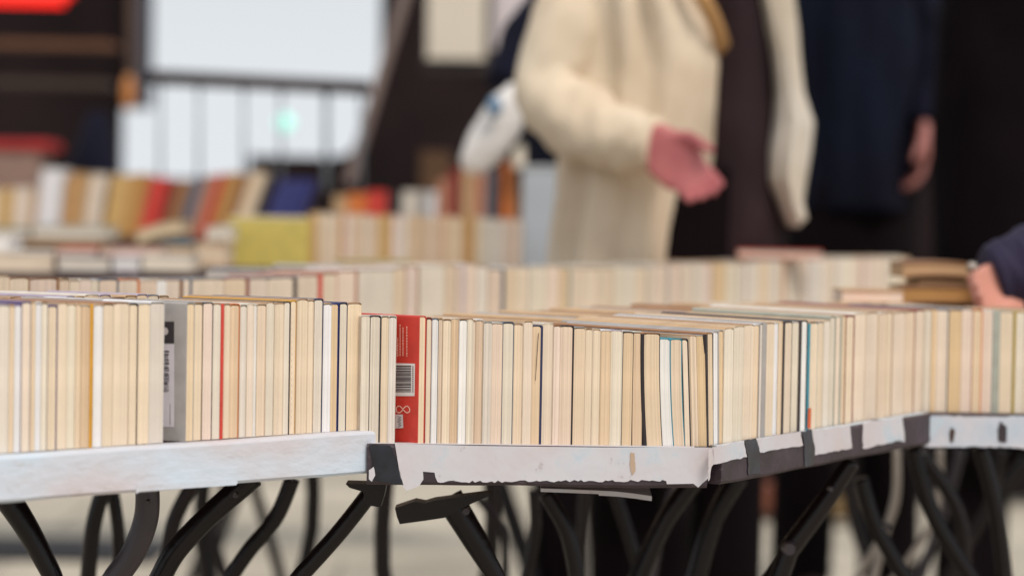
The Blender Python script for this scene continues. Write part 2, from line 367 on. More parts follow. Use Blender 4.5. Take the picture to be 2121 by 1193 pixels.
# ---- table B books
topsB = [(748, 652), (790, 655), (820, 655), (866, 656), (893, 659), (950, 661), (1000, 662), (1001, 667), (1063, 668), (1066, 672), (1084, 672), (1086, 665), (1102, 666), (1103, 676), (1124, 676), (1125, 669), (1187, 676), (1214, 680), (1244, 681),
         (1264, 686), (1290, 681), (1292, 687), (1313, 690), (1332, 685), (1340, 686), (1370, 694), (1373, 700), (1394, 700), (1396, 703), (1430, 704), (1440, 692), (1461, 696), (1470, 690), (1500, 686)]
dB = parse('748 766/g:cov=pale 789/g:cr=2,cov=black 804/c:cov=pale 820/g:cov=pale 881/t:cov=red 893/c:cl=1.5,cov=dred 908/w:cl=1,cov=slate 917/t:cov=tan 934/c 951/b:cr=.9 967/w 979/p 986/c 1001/b:cr=1 1018/g:cov=grey 1041/k:cov=pale 1064/g:cr=1,cov=slate 1084/t 1102/c:cov=tan '
           '1125/o:cr=4,cov=navy 1146/c 1160/k:cov=brown 1190/k:cr=2.6,cov=black 1214/t 1228/c 1244/c 1265/o 1291/p:cov=lilac 1313/o:cov=black 1333/b 1339/t:cl=5,cov=black 1371/t 1394/w:cov=teal 1418/t:cov=teal 1432/c:cl=1,cr=2,cov=black 1446/t 1461/o 1469/o:cl=6.5,cov=black 1480/t 1492/w:cr=3,cov=grey 1500/o')
# merge the thin 1333-1339 token into the following book
iB = {round(d[1]): i for i, d in enumerate(dB)}
k = iB[1339]; nx = dB[k+1]; dB[k+1] = (dB[k][0], nx[1], nx[2], {'cl': 5, 'cov': 'black', 'sp': 'brown'}); dB.pop(k)
iB = {round(d[1]): i for i, d in enumerate(dB)}
k = iB[1469]; nx = dB[k+1]; dB[k+1] = (1466, nx[1], nx[2], {'cl': 3.6, 'cov': 'black', 'sp': 'brown'}); dB.pop(k)
iB = {round(d[1]): i for i, d in enumerate(dB)}
ri = iB[881]
dB[iB[1125]][3]['label'] = 'orange-tan paperback with navy cover edge and a dark slit in its pages'
dB[iB[1190]][3]['label'] = 'thick pinkish paperback with a black cover edge in the middle of the row'
dB[iB[1371]][3]['label'] = 'thick tan paperback with a black left edge, left of the leaning white book'
dB[iB[1394]][3]['label'] = 'bright white bowed book leaning between tan paperbacks'
dB[iB[1480]][3]['label'] = 'light tan paperback with a broad black left cover at the table corner'
dB[iB[1461]] = (dB[iB[1461]][0], 1464.5)+dB[iB[1461]][2:]
lmB = [(ri, 'the red barcoded book'), (iB[1125], 'the navy-edged slit book'), (iB[1190], 'the black-edged pinkish book'), (iB[1394], 'the leaning white book'), (iB[1480], 'the broad black cover')]
qB = lambda x: interp([(748, 62), (1000, 46), (1460, 31), (1900, 31), (1960, 45), (2200, 60)], x)
leanB = lambda x: interp([(1313, 0), (1336, -.004), (1372, -.0058), (1440, -.005), (1475, -.004), (1500, 0)], x)
for x in (1394, 1371, 1418): dB[iB[x]][3]['bow'] = -.0012
C0b = WL(1500, 780, B1, C1)
dBn = dB[:iB[1480]+0]; dCadd = dB[iB[1480]:]
run(dB[:iB[1480]], ri, topsB, B0, B1, ZB, qB, .178, '', GF, lm=lmB, leanf=leanB, rise=lambda x: interp([(748, -.007), (1100, -.006), (1300, 0), (1480, .003)], x))
# ---- table C and D books
topsC = [(1462, 690), (1480, 688), (1500, 684), (1520, 676), (1560, 672), (1612, 667), (1655, 666), (1660, 662), (1680, 668), (1719, 664), (1720, 657), (1768, 653), (1770, 650), (1848, 646), (1915, 641), (2000, 640), (2121, 645), (2330, 648)]
dC = dCadd+parse('1500 1519/p:cov=tan 1540/p 1562/c 1573/t 1587/g:cov=grey,cr=9 1603/c 1612/w 1620/t 1641/c:cl=6,cov=black 1655/p 1660/p 1672/w:cl=1,cr=1,cov=red 1692/c:cl=5,cov=teal,sp=fawn 1706/c 1719/p 1730/g:cov=sage 1743/c:cr=3,cov=sage 1752/t 1769/c:cr=2,cov=dred '
                 '1794/c 1818/c 1835/t 1849/c:cr=1.5,cov=brown 1875/c 1894/t 1915/c:cr=2,cov=dred')
iC = {round(d[1]): i for i, d in enumerate(dC)}
k = iC[1660]; nx = dC[k+1]; dC[k+1] = (dC[k][0], nx[1], nx[2], {'cl': 5, 'cr': 1, 'cov': 'black'}); dC.pop(k)
iC = {round(d[1]): i for i, d in enumerate(dC)}
dC[iC[1587]][3]['label'] = 'grey-covered paperback with dull grey side on the receding table'
dC[iC[1641]][3]['label'] = 'cream paperback with a strong black left edge on the receding table'
dC[iC[1672]][3]['label'] = 'white-paged book with a black left edge beside the teal cover'
dC[iC[1692]][3]['label'] = 'cream paperback with teal cover edge turning orange at the bottom'
dC[iC[1769]][3]['label'] = 'cream paperback with dark red right edge right of the teal-edged book'
dC[iC[1915]][3]['label'] = 'cream paperback with thin dark red edge at the far table corner'
lmC = [(iC[1480], 'the broad black cover'), (iC[1587], 'the grey-sided book'), (iC[1641], 'the strong black edge'), (iC[1692], 'the teal and orange cover'), (iC[1769], 'the dark red edge'), (iC[1915], "the far corner's red-edged book")]
run(dC, -1, topsC, B1, C1, ZB, qB, .178, '', GF, lm=lmC, rise=.003, leanf=lambda x: interp([(1462, -.009), (1480, -.0065), (1500, -.0025), (1520, 0)], x))
dD = parse('1915 1929/p 1938/o 1964/c:cr=2,cov=slate 1990/o 2014/k:cov=slate 2034/t:cr=2,cov=orange 2056/k:cov=white 2097/c:cl=14,cov=sage 2121/p:cl=6,cov=olive 2146/c 2170/t 2200/p 2225/c 2250/t 2280/c 2305/k')
iD = {round(d[1]): i for i, d in enumerate(dD)}
dD[iD[2097]][3]['label'] = 'cream paperback with a broad grey-green side at the right edge'
dD[iD[2121]][3]['label'] = 'pale paperback with an olive edge at the right picture edge'
dD[iD[1964]][3]['label'] = 'cream paperback with slate blue edge on the far right table'
lmD = [(iD[1964], 'the slate blue edge'), (iD[2097], 'the broad grey-green side')]
run(dD, -1, topsC, C1, D1, ZB, qB, .178, '', GF, lm=lmD, rise=-.002)
# ---- the two books turned so that their back covers show
def decal(name, parent, org, fn, polys, col, off):
    bm = bmesh.new()
    for P in polys:
        pts = [fn(px, py)-org for px, py in P]
        bm.faces.new([bm.verts.new(p+off) for p in pts])
    o = link_mesh(name, bm, MK, parent, color=lin(col)); return o
def rect(x0, y0, x1, y1): return [(x0, y0), (x1, y0), (x1, y1), (x0, y1)]
def ribbon(pts, wd):
    o = []
    for (a, b), (c, d) in zip(pts, pts[1:]):
        l = math.hypot(c-a, d-b) or 1; nx, ny = -(d-b)/l*wd/2, (c-a)/l*wd/2
        o.append([(a+nx, b+ny), (c+nx, d+ny), (c-nx, d-ny), (a-nx, b-ny)])
    return o
def turned_book(px, px1, ytop, L0, L1, z0, ang, tone, cover, label, thick):
    P0 = WL(px, 780, L0, L1); P0.z = 0
    qq = q(ang); r = Vector((math.sin(math.radians(ang)), math.cos(math.radians(ang)), 0))
    P1 = WL(px1, 780, L0, L1); P1.z = 0; tz = WL(px, ytop, L0, L1).z
    t, pos = make_book(P0, P1, P0+qq*.178, P1+qq*.178, z0, tz-z0, tone, cover, .0006, .0005, label=label, group=GF)
    n = Vector((-r.x, -r.y, 0))
    fn = lambda x, y: WL(x, y, P0, P0+qq)
    return t, fn, n, t.location.copy()
t, fn, n, org = turned_book(866.5, 881, 655, B0, B1, ZB, 33, 't', 'red', 'red-backed paperback with a white barcode, turned to show its back cover', .0128)
tl = []
for li, (x, y0, y1) in enumerate([(824, 700, 738), (829, 672, 738), (835, 678, 738), (843, 676, 738)]):
    y = y0
    while y < y1:
        ln_ = RND.uniform(2.2, 5.5); tl += [rect(x-1.1, y, x+1.3, min(y1, y+ln_))]; y += ln_+RND.uniform(.9, 1.8)
o = decal('cover_text', t, org, fn, tl, (232, 170, 150), n*.0004)
decal('barcode_panel', t, org, fn, [[(818, 752), (860, 753), (859, 820), (816, 820)]], (222, 216, 212), n*.0003)
bars = []; y = 757
while y < 812:
    h_ = RND.choice([.7, .9, 1.6, 2.6]); bars.append(rect(818, y, 852, y+h_)); y += h_+RND.choice([.8, 1.1, 1.9])
decal('barcode', t, org, fn, bars, (70, 58, 60), n*.0005)
tl = []; y = 758
while y < 812: tl.append(rect(854.5, y, 857, y+2.6)); y += 4.3
decal('barcode_digits', t, org, fn, tl, (110, 96, 96), n*.0005)
sc = [(822+8*math.cos(a), 848+9*math.sin(a)) for a in [math.radians(k) for k in range(-60, -300, -20)]]+[(826, 857), (832, 852), (837, 846), (843, 841), (848, 843), (850, 849), (847, 855), (842, 854)]
sc = [(846, 842), (849, 846), (849, 852), (844, 855), (839, 852), (834, 846), (829, 841), (824, 841), (821, 846), (822, 852), (827, 855), (832, 852), (836, 846), (841, 841), (846, 841)]
decal('logo', t, org, fn, ribbon(sc, 2.0), (240, 190, 172), n*.0004)
decal('price_sticker', t, org, fn, [[(820, 858), (835, 858), (836, 886), (819, 887)]], (206, 200, 198), n*.0005)
scr = [(824, 862), (831, 864), (825, 868), (832, 869), (824, 873), (831, 875), (826, 879), (832, 880), (825, 884)]
decal('price_writing', t, org, fn, ribbon(scr, 1.1), (120, 116, 118), n*.0007)
t, fn, n, org = turned_book(385.5, 402, 627, A0, A1, ZA, 20, 'y', 'grey', 'grey paperback showing a rotated barcode and black box on its back cover', .0185)
decal('black_panel', t, org, fn, [rect(334, 666, 361, 711)], (52, 46, 48), n*.0003)
hs_ = [(343+6*math.cos(a), 686+8*math.sin(a)) for a in [math.radians(k) for k in range(0, 360, 24)]]
decal('logo', t, org, fn, [hs_], (190, 180, 178), n*.0005)
decal('barcode_panel', t, org, fn, [rect(334, 712.5, 361, 884)], (206, 199, 204), n*.0003)
bars = []; y = 726
while y < 812:
    h_ = RND.choice([1, 1.4, 2.4, 4]); bars.append(rect(334, y, RND.choice([348, 350, 351]), y+h_)); y += h_+RND.choice([1, 1.6, 2.4])
decal('barcode', t, org, fn, bars, (74, 68, 74), n*.0005)
decal('cover_text', t, org, fn, [rect(352, 836, 353.4, 880)], (130, 122, 126), n*.0005)
# teal cover: orange foot; dashed edge; slit - small marks on their books
def mark(name, L0, L1, polys, col, off=.0009):
    nn = Vector((L1.y-L0.y, -(L1.x-L0.x), 0)).normalized()
    if nn.y > 0: nn = -nn
    return nn
def find(lbl):
    for o in COL.objects:
        if o.get('label') == lbl: return o
def facemark(lbl, name, L0, L1, polys, col, off=.0008):
    b_ = find(lbl); nn = mark(name, L0, L1, polys, col)
    bm = bmesh.new()
    for P in polys: bm.faces.new([bm.verts.new(WL(x, y, L0, L1)-b_.location+nn*off) for x, y in P])
    link_mesh(name, bm, MK, b_, color=lin(col))
facemark('cream paperback with teal cover edge turning orange at the bottom', 'orange_band', B1, C1, [[(1672.5, 845), (1679, 845), (1678, 886), (1671, 887)]], (206, 92, 44))
facemark('paperback with a dashed black and red cover edge near the left table corner', 'red_dashes', A0, A1,
         [[(601.6+(760-y)*.008, y), (603.6+(760-y)*.008, y), (603.6+(760-y)*.008, y+5), (601.6+(760-y)*.008, y+5)] for y in range(640, 880, 13)], (214, 190, 176))
facemark('orange-tan paperback with navy cover edge and a dark slit in its pages', 'page_slit', B0, B1, [[(1114.5, 690), (1116, 690), (1109.5, 788), (1108.3, 788)]], (84, 58, 44))
# ---- second rows: only their spines and a few tops show
def second_row(xs, L0, L1, z0, qf, off, topf, group, where, colors, rise=0):
    n_ = 0
    for x0, x1 in zip(xs, xs[1:]):
        n_ += 1
        P0 = WL(x0, 780, L0, L1); P1 = WL(x1, 780, L0, L1); P0.z = P1.z = 0
        o0 = q(qf(x0)); o1 = q(qf(x1)); P0 = P0+o0*off; P1 = P1+o1*off
        cov = colors[(n_-1) % len(colors)]
        make_book(P0, P1, P0+o0*.172, P1+o1*.172, z0, topf(n_)+RND.uniform(-.002, .002), RND.choice('cctobk'), cov, .0005, .0005,
                  label=f'{cov} spine, {ordw(n_)} from left in {where}', group=group, rise=rise)
G2 = 'second rows of paperbacks behind the front ones'
x = [-120]
while x[-1] < 560: x.append(x[-1]+RND.uniform(20, 34))
second_row(x, A0, A1, ZA, qA, .188, lambda n: .1275+(.002 if n > 18 else 0), G2, "the left table's row behind the front books",
           ['fawn', 'lilac', 'fawn', 'brown', 'lilac', 'tan', 'pale', 'lilac', 'fawn', 'tan', 'lilac', 'slate', 'fawn', 'olive'], -.003)
x = [1180]
while x[-1] < 1462: x.append(x[-1]+RND.uniform(22, 32))
second_row(x, B0, B1, ZB, qB, .188, lambda n: .1125, G2, 'the short row behind the middle table front', ['brown', 'fawn', 'tan', 'olive', 'fawn', 'brown', 'sand'], 0)
x = [1462]
while x[-1] < 1905: x.append(x[-1]+RND.uniform(18, 27))
second_row(x, B1, C1, ZB, qB, .192, lambda n: .116, G2, "the receding table's row behind the front books", ['tan', 'brown', 'fawn', 'tan', 'sand', 'grey', 'brown', 'tan'], .001)
x = [1915]
while x[-1] < 2300: x.append(x[-1]+RND.uniform(22, 30))
second_row(x, C1, D1, ZB, qB, .186, lambda n: .117, G2, "the far right table's row behind the front books", ['tan', 'pale', 'brown', 'tan', 'orange'])
# ------------------------------------------------------------------ front tables
def fnorm(P, Q):
    n = Vector((Q.y-P.y, -(Q.x-P.x), 0)).normalized(); return n if n.y < 0 else -n
def slab(bm, P, Q, bp, bq, z, th):
    prism(bm, [Vector((v.x, v.y, z)) for v in (P, Q, bq, bp)], Vector((0, 0, -th)))
def rail(bm, P, Q, z, hgt, proud, thick):
    n = fnorm(P, Q); a = P+n*proud; b = Q+n*proud; c = Q+n*(proud-thick); d = P+n*(proud-thick)
    # several lengths with a very slight waviness
    k = 24; ring = []
    for i in range(k+1):
        f = i/k; p = a.lerp(b, f); r = d.lerp(c, f); wz = .0007*noise.noise(Vector((p.x*9, p.y*9, 1))); wb = .0012*noise.noise(Vector((p.x*14, p.y*14, 5)))
        e = .003
        prof = [Vector((p.x-n.x*e, p.y-n.y*e, z+wz)), Vector((p.x-n.x*e*.3, p.y-n.y*e*.3, z+wz-e*.3)), Vector((p.x, p.y, z+wz-e)), Vector((p.x, p.y, z-hgt+wb+e)), Vector((p.x-n.x*e, p.y-n.y*e, z-hgt+wb)), Vector((r.x, r.y, z-hgt+wb)), Vector((r.x, r.y, z+wz))]
        ring.append([bm.verts.new(v) for v in prof])
    for r0, r1 in zip(ring, ring[1:]):
        for j in range(7): bm.faces.new((r0[j], r0[(j+1) % 7], r1[(j+1) % 7], r1[j]))
    bm.faces.new(ring[0]); bm.faces.new(list(reversed(ring[-1])))
def leg(parent, pts, Y, wpx, mat, name='leg', flat=.9, foot=True):
    P = [W(x, y, Y) for x, y in pts]
    S_ = FPX/Y; wl = list(wpx) if isinstance(wpx, (list, tuple)) else [wpx]*len(P)
    wl = wl+[wl[-1]]*(len(P)-len(wl))
    C = catmull(P, 8); R_ = [interp([(i*8, wl[i]/2/S_) for i in range(len(P))], j) for j in range(len(C))]
    if foot and C[-1].z > .05:
        d = (C[-1]-C[-2]); d = d/max(.2*d.length, abs(d.z)); z0_ = C[-1].z; x_ = max(-.35, min(.35, d.x)); p = C[-1].copy()
        for k in range(1, 9):
            f = k/8; p = Vector((C[-1].x if k == 1 else p.x, C[-1].y, z0_)) if False else Vector((p.x+x_*(z0_-.01)/8*(1-f*.6), p.y, p.z-(z0_-.01)/8)); C.append(p); R_.append(R_[-1])
    bm = bmesh.new(); tube(bm, C, R_, 14, flat)
    return link_mesh(name, bm, mat, parent, origin=parent.location.copy(), smooth=True)
def patch(parent, P, Q, proud, polys, mat, name, th=.0006, lift=.0004):
    n = fnorm(P, Q); a = P+n*proud; b = Q+n*proud; bm = bmesh.new()
    for poly in polys:
        prism(bm, [WL(x, y, a, b)+n*(lift) for x, y in poly], n*th)
    return link_mesh(name, bm, mat, parent, origin=parent.location.copy())
def ragged(pts, amp, step=9):
    o = []
    for i, (a, b) in enumerate(pts):
        c, d = pts[(i+1) % len(pts)]; L_ = math.hypot(c-a, d-b); k = max(1, int(L_/step))
        for j in range(k):
            f = j/k; m_ = amp*(1 if j else .3)
            o.append((a+(c-a)*f+RND.uniform(-m_, m_)*.6, b+(d-b)*f+RND.uniform(-m_, m_)))
    return o
PR = .016
def ext(P, Q, e0, e1):
    d = (Q-P).normalized(); return P-d*e0, Q+d*e1
tA = thing('book_table', Vector((-.3, 2.4, 0)), 'left table with a scuffed white painted front rail on dark curved legs', 'table', 'market tables holding the front books')
a0, a1 = ext(A0, A1, .02, .006); bm = bmesh.new(); slab(bm, a0, a1, a0+q(47)*.46, a1+q(47)*.46, ZA-.0012, .018)
link_mesh('table_top', bm, M_brown, tA, origin=tA.location.copy())
bm = bmesh.new(); rail(bm, a0, a1, ZA-.0003, .0415, PR, .020); link_mesh('front_rail', bm, M_white, tA, origin=tA.location.copy())
patch(tA, a0, a1, PR-.0005, [[(282, 1003), (484, 990), (492, 998), (488, 1004), (290, 1017), (280, 1022)]], M_white, 'rail_repair')
tB = thing('book_table', Vector((.02, 2.5, 0)), 'middle table with dark edge covered in torn white tape', 'table', 'market tables holding the front books')
b0, b1 = B0+Vector((.0015, .006, 0)), B1
bm = bmesh.new(); slab(bm, b0, b1, b0+q(62)*.46, b1+q(31)*.46, ZB-.0014, .018); link_mesh('table_top', bm, M_brown, tB, origin=tB.location.copy())
bm = bmesh.new(); rail(bm, b0, b1, ZB-.0003, .040, PR, .020); link_mesh('front_rail', bm, M_dark, tB, origin=tB.location.copy())
poly = ragged([(822, 926), (1000, 931), (1240, 933), (1464, 932)], 0)[:-1]
poly = [(818, 918.5), (1000, 923), (1240, 926), (1462, 926), (1478, 927), (1470, 962), (1467, 990), (1455, 1000), (1446, 1009), (1436, 1001), (1381, 1002), (1380, 996)]
xx = 1372
while xx > 905: poly.append((xx, 998-(.012*(xx-905))*.5+RND.uniform(-3.2, 2.2))); xx -= RND.uniform(5, 11)
poly += [(902, 988), (900, 978), (876, 976), (877, 992), (868, 1006), (842, 1016), (832, 1003), (826, 968)]
patch(tB, b0, b1, PR, [poly], M_tape, 'white_tape')
patch(tB, b0, b1, PR, [ragged([(764, 921), (808, 922), (821, 950), (836, 1004), (800, 998), (768, 992), (771, 955)], 1.5)], M_glossy, 'black_tape')
patch(tB, b0, b1, PR+.0008, [ragged([(764, 973), (774, 966), (777, 984), (770, 997), (764, 992)], 1.0, 5)], M_tape, 'torn_paper')
patch(tB, b0, b1, PR+.0008, [ragged([(1306, 936), (1314, 938), (1316, 975), (1309, 984), (1304, 960)], 1.0, 5)], plain('stain_brown', lin((176, 152, 130)), .7), 'tear')
# card hanging below
bm = bmesh.new(); cp = [W(x, y, 2.44+.02*k) for k, (x, y) in enumerate([(1120, 1011), (1200, 1014), (1280, 1018), (1350, 1027)])]
C = catmull(cp, 4); 
for a, b in zip(C, C[1:]):
    prism(bm, [a, b, b+Vector((0, .05, .004)), a+Vector((0, .05, .004))], Vector((0, 0, -.0035 if b.x < .1 else -.005)))
link_mesh('hanging_card', bm, M_tape, tB, origin=tB.location.copy())
tC = thing('book_table', Vector((.2, 2.8, 0)), 'receding dark-edged table with separate white paper patches', 'table', 'market tables holding the front books')
c0, c1 = B1, C1
c0 = c0+(c1-c0).normalized()*.004
bm = bmesh.new(); slab(bm, c0, c1, c0+q(31)*.46, c1+q(31)*.46, ZB-.0014, .018); link_mesh('table_top', bm, M_brown, tC, origin=tC.location.copy())
bm = bmesh.new(); rail(bm, c0, c1, ZB-.0004, .037, PR, .020); link_mesh('front_rail', bm, M_dark, tC, origin=tC.location.copy())
for P_ in ([(1474, 926), (1538, 913), (1546, 946), (1477, 961)], [(1564, 909), (1656, 894), (1662, 922), (1573, 937)], [(1680, 891), (1759, 881), (1763, 927), (1687, 943)],
           [(1786, 877), (1868, 863), (1873, 916), (1861, 912), (1786, 929)]):
    patch(tC, c0, c1, PR, [ragged(P_, 1.5, 7)], M_tape, 'paper_patch')
patch(tC, c0, c1, PR, [ragged([(1540, 912), (1564, 907), (1571, 925), (1573, 978), (1549, 984), (1546, 940)], 1.6, 6)], M_glossy, 'black_tape')
patch(tC, c0, c1, PR, [ragged([(1659, 894), (1680, 889), (1687, 930), (1684, 962), (1666, 966), (1664, 920)], 1.6, 6)], M_glossy, 'black_tape')
patch(tC, c0, c1, PR, [ragged([(1466, 931), (1476, 928), (1477, 960), (1472, 966), (1468, 992), (1466, 996)], 1.0, 5)], M_tape, 'tape_fold')
n = fnorm(c0, c1)
for o_, (p_, q_, z_) in ((tC, (c0, c1, ZB-.0004)), (tB, (b0, b1, ZB-.0003))):
    bm = bmesh.new(); nn = fnorm(p_, q_); k = 40
    pa = [p_.lerp(q_, (i+.5)/(k+1)) for i in range(k+1)]
    for a, b in zip(pa, pa[1:]):
        if RND.random() < .06: continue
        prism(bm, [Vector((v.x, v.y, z_+.0008)) for v in (a+nn*(PR-.0028), b+nn*(PR-.0028), b+nn*.0005, a+nn*.0005)], Vector((0, 0, -.0003)))
    link_mesh('top_tape', bm, M_tape if o_ is tB else M_tapeblue, o_, origin=o_.location.copy())
tD = thing('book_table', Vector((.6, 3.0, 0)), 'far right table with stained blue and white taped edge', 'table', 'market tables holding the front books')
d0, d1 = C1+(D1-C1).normalized()*.003, D1
bm = bmesh.new(); slab(bm, d0, d1, d0+q(31)*.46, d1+q(60)*.46, ZB-.0014, .018); link_mesh('table_top', bm, M_brown, tD, origin=tD.location.copy())
bm = bmesh.new(); rail(bm, d0, d1, ZB-.0004, .037, PR, .020); link_mesh('front_rail', bm, M_dark, tD, origin=tD.location.copy())
M_mott = scuff(plain('mottled_pale_paint', lin((208, 194, 194)), .5, .2, 16, .5, rgb2=lin((162, 184, 202))), lin((70, 56, 58)), (4, 4, 4), .68, .72, .8, 14)
patch(tD, d0, d1, PR, [ragged([(1900, 863), (1930, 861), (2060, 862), (2230, 861), (2230, 926), (2120, 929), (2050, 924), (1922, 926), (1903, 918)], 1.8, 9)], M_mott, 'pale_paint')
patch(tD, d0, d1, PR+.0006, [ragged([(1925, 866), (1960, 866), (1948, 884), (1930, 908), (1922, 900)], 2, 6)], M_tapeblue, 'blue_tape')
patch(tD, d0, d1, PR+.001, [ragged([(1971, 884), (1978, 892), (1974, 916), (1968, 915), (1966, 896)], .6, 6)], M_brown, 'worn_hole')
patch(tD, d0, d1, PR+.001, [ragged([(2072, 872), (2085, 884), (2084, 916), (2068, 914), (2066, 890)], 1, 6)], M_dark, 'worn_hole')
# legs (front tables)
for a in [([(15, 1030), (60, 1100), (108, 1190)], 2.45, [58, 50, 42], M_leg), ([(305, 1000), (303, 1070), (278, 1140), (236, 1200)], 2.4, [50, 52, 52, 52], M_leg2),
          ([(525, 985), (430, 1070), (365, 1140), (330, 1200)], 2.5, [50, 46, 46, 46], M_leg), ([(215, 1010), (193, 1090), (182, 1200)], 2.95, 34, M_leg), ([(232, 1010), (245, 1100), (246, 1200)], 3.0, 28, M_leg),
          ([(400, 1000), (360, 1080), (344, 1170)], 3.0, 32, M_leg), ([(606, 990), (572, 1070), (515, 1140), (474, 1200)], 2.75, 33, M_leg)]:
    leg(tA, *a)
for a in [([(775, 1010), (700, 1105), (618, 1196)], 2.5, 36, M_leg), ([(930, 1030), (985, 1120), (1030, 1200)], 2.55, [60, 52, 36], M_leg), ([(985, 1025), (1040, 1100), (1046, 1190)], 3.4, 17, M_leg),
          ([(1106, 1015), (1108, 1100), (1088, 1200)], 3.1, 24, M_leg), ([(1130, 1020), (1175, 1100), (1196, 1200)], 2.8, 34, M_leg), ([(1213, 1010), (1206, 1110), (1204, 1190)], 3.5, 24, M_leg)]:
    leg(tB, *a)
# clamp and strut under table B
bm = bmesh.new()
prism(bm, [W(x, y, 2.47) for x, y in [(818, 1052), (860, 1038), (880, 1042), (900, 1036), (960, 1028), (1010, 1022), (1020, 1024), (960, 1050), (920, 1072), (880, 1078), (828, 1085), (822, 1070)]], Vector((0, .03, 0)))
link_mesh('clamp', bm, M_leg, tB, origin=tB.location.copy())
bm = bmesh.new(); prism(bm, [W(x, y, 2.45) for x, y in [(716, 1002), (800, 1004), (795, 1028), (788, 1050), (758, 1046), (752, 1018), (724, 1010)]], Vector((0, .035, 0)))
link_mesh('bracket', bm, M_leg, tB, origin=tB.location.copy())
for a in [([(1440, 990), (1375, 1080), (1320, 1200)], 2.9, [44, 40, 46], M_leg), ([(1530, 985), (1478, 1075), (1440, 1200)], 3.0, [44, 40, 44], M_leg),
          ([(1765, 955), (1700, 1050), (1632, 1140)], 2.75, [36, 42, 44], M_leg), ([(1636, 1130), (1615, 1165), (1590, 1205)], 2.77, 34, M_leg), ([(1783, 990), (1812, 1085), (1880, 1205)], 3.1, 32, M_leg), ([(1270, 1010), (1300, 1100), (1330, 1200)], 3.3, 24, M_leg), ([(1400, 1000), (1372, 1080), (1350, 1200)], 3.5, 16, M_leg2)]:
    leg(tC, *a)
for (x, y, Y_, rr, par) in ((1634, 1136, 2.72, 15, tC), (1720, 1012, 2.72, 6, tC), (760, 1030, 2.47, 7, tB), (965, 1058, 2.49, 9, tB), (488, 1025, 2.46, 6, tA), (306, 1040, 2.36, 6, tA), (1838, 1090, 3.04, 9, tC)):
    bm = bmesh.new(); c_ = W(x, y, Y_); bmesh.ops.create_cone(bm, cap_ends=True, segments=14, radius1=rr/(FPX/Y_), radius2=rr*.8/(FPX/Y_), depth=.012, matrix=Matrix.Translation(c_) @ Matrix.Rotation(math.pi/2, 4, 'X'))
    link_mesh('bolt', bm, M_leg2, par, origin=par.location.copy())
for a in [([(1890, 925), (1935, 1070), (2015, 1200)], 3.1, 33, M_leg), ([(1858, 930), (1856, 1020), (1838, 1090)], 3.6, 17, M_silver), ([(1858, 930), (1850, 1060), (1772, 1200)], 3.65, 16, M_silver),
          ([(1948, 928), (1938, 1060), (1878, 1165), (1850, 1200)], 3.7, 16, M_silver), ([(2030, 925), (2062, 1050), (2082, 1200)], 3.1, 34, M_leg), ([(2125, 950), (2040, 1060), (1990, 1150)], 3.9, 22, M_leg), ([(1905, 935), (1985, 1060), (2000, 1200)], 3.3, 30, M_leg), ([(2075, 930), (2045, 1050), (1960, 1200)], 3.5, 26, M_leg), ([(1990, 930), (1960, 1040), (1905, 1200)], 3.9, 22, M_leg2)]:
    leg(tD, *a)
# ------------------------------------------------------------------ middle row of tables and their books
m0 = W(-120, 575, 2.58); m1 = W(960, 575, 3.5); m2 = W(1900, 575, 4.7)
for v in (m0, m1, m2): v.z = 0
topsM = [(-120, 573), (0, 573), (60, 577), (300, 580), (420, 578), (620, 574), (680, 566), (745, 560), (860, 552), (960, 548), (975, 546), (1020, 556), (1130, 553), (1200, 556), (1290, 552), (1440, 546), (1540, 542), (1640, 538), (1700, 533), (1870, 532), (1900, 534)]
GM = 'paperbacks in the long middle row behind the front tables'
s_ = ('-120 -95/t -70/c -40/p -15/c 20/c 62/c:cr=3,cov=brown 124/k:cr=5,cov=brown 145/t 165/c 190/k 205/p 246/k:cr=4,cov=slate 290/c:cr=5,cov=orange 325/k 345/w 379/c:cr=5,cov=brown 398/c:cr=5,cov=slate 465/c 517/t:cr=6,cov=dred 555/c 616/c:cr=8,cov=black 660/c '
      '700/c:cl=9,cov=red,sp=fawn 742/k:cr=5,cov=rose 815/g 840/t 868/k:cr=4,cov=brown 920/p 945/t 962/k:cr=4,cov=lilac')
d1_ = parse(s_)
for i, d in enumerate(d1_):
    od = ordw(len(d1_)-i)
    ix = {round(v[1]): j for j, v in enumerate(d1_)}
M_lm = [(ix[124], 'the brown-edged wide middle-row book'), (ix[290], 'the orange-edged middle-row book'), (ix[517], 'the dark red-edged middle-row book'), (ix[616], 'the black-edged middle-row book'), (ix[700], 'the red-edged middle-row book')]
for i_, c_ in ((124, 'wide cream book with a brown right edge in the middle row, left'), (290, 'cream book with an orange right edge in the blurred middle row'), (517, 'tan book with dark red edge in the blurred middle row'),
               (616, 'cream book with a black right edge in the blurred middle row'), (700, 'book with a broad red left edge in the blurred middle row')):
    d1_[ix[i_]][3]['label'] = c_
rowm = run
for i, d in enumerate(d1_):
    if 'label' not in d[3]:
        n_ = min(M_lm, key=lambda kk: abs(kk[0]-i)); kk = i-n_[0]
        d[3]['label'] = f"{TWORD[d[2]]} book, {'next' if abs(kk)==1 else ordw(abs(kk))} {'right' if kk>0 else 'left'} of {n_[1]}"
row(d1_, topsM, m0, m1, ZM, lambda x: 40, .178, '', GM, [(0, '')], yc=620, rise=-.006)
xx = 962; d2_ = []; seq = 'kctpwtkcpcygcpkc'; k = 0
covs = ['pale', 'sand', 'fawn', 'pale', 'pale', 'grey', 'sand']
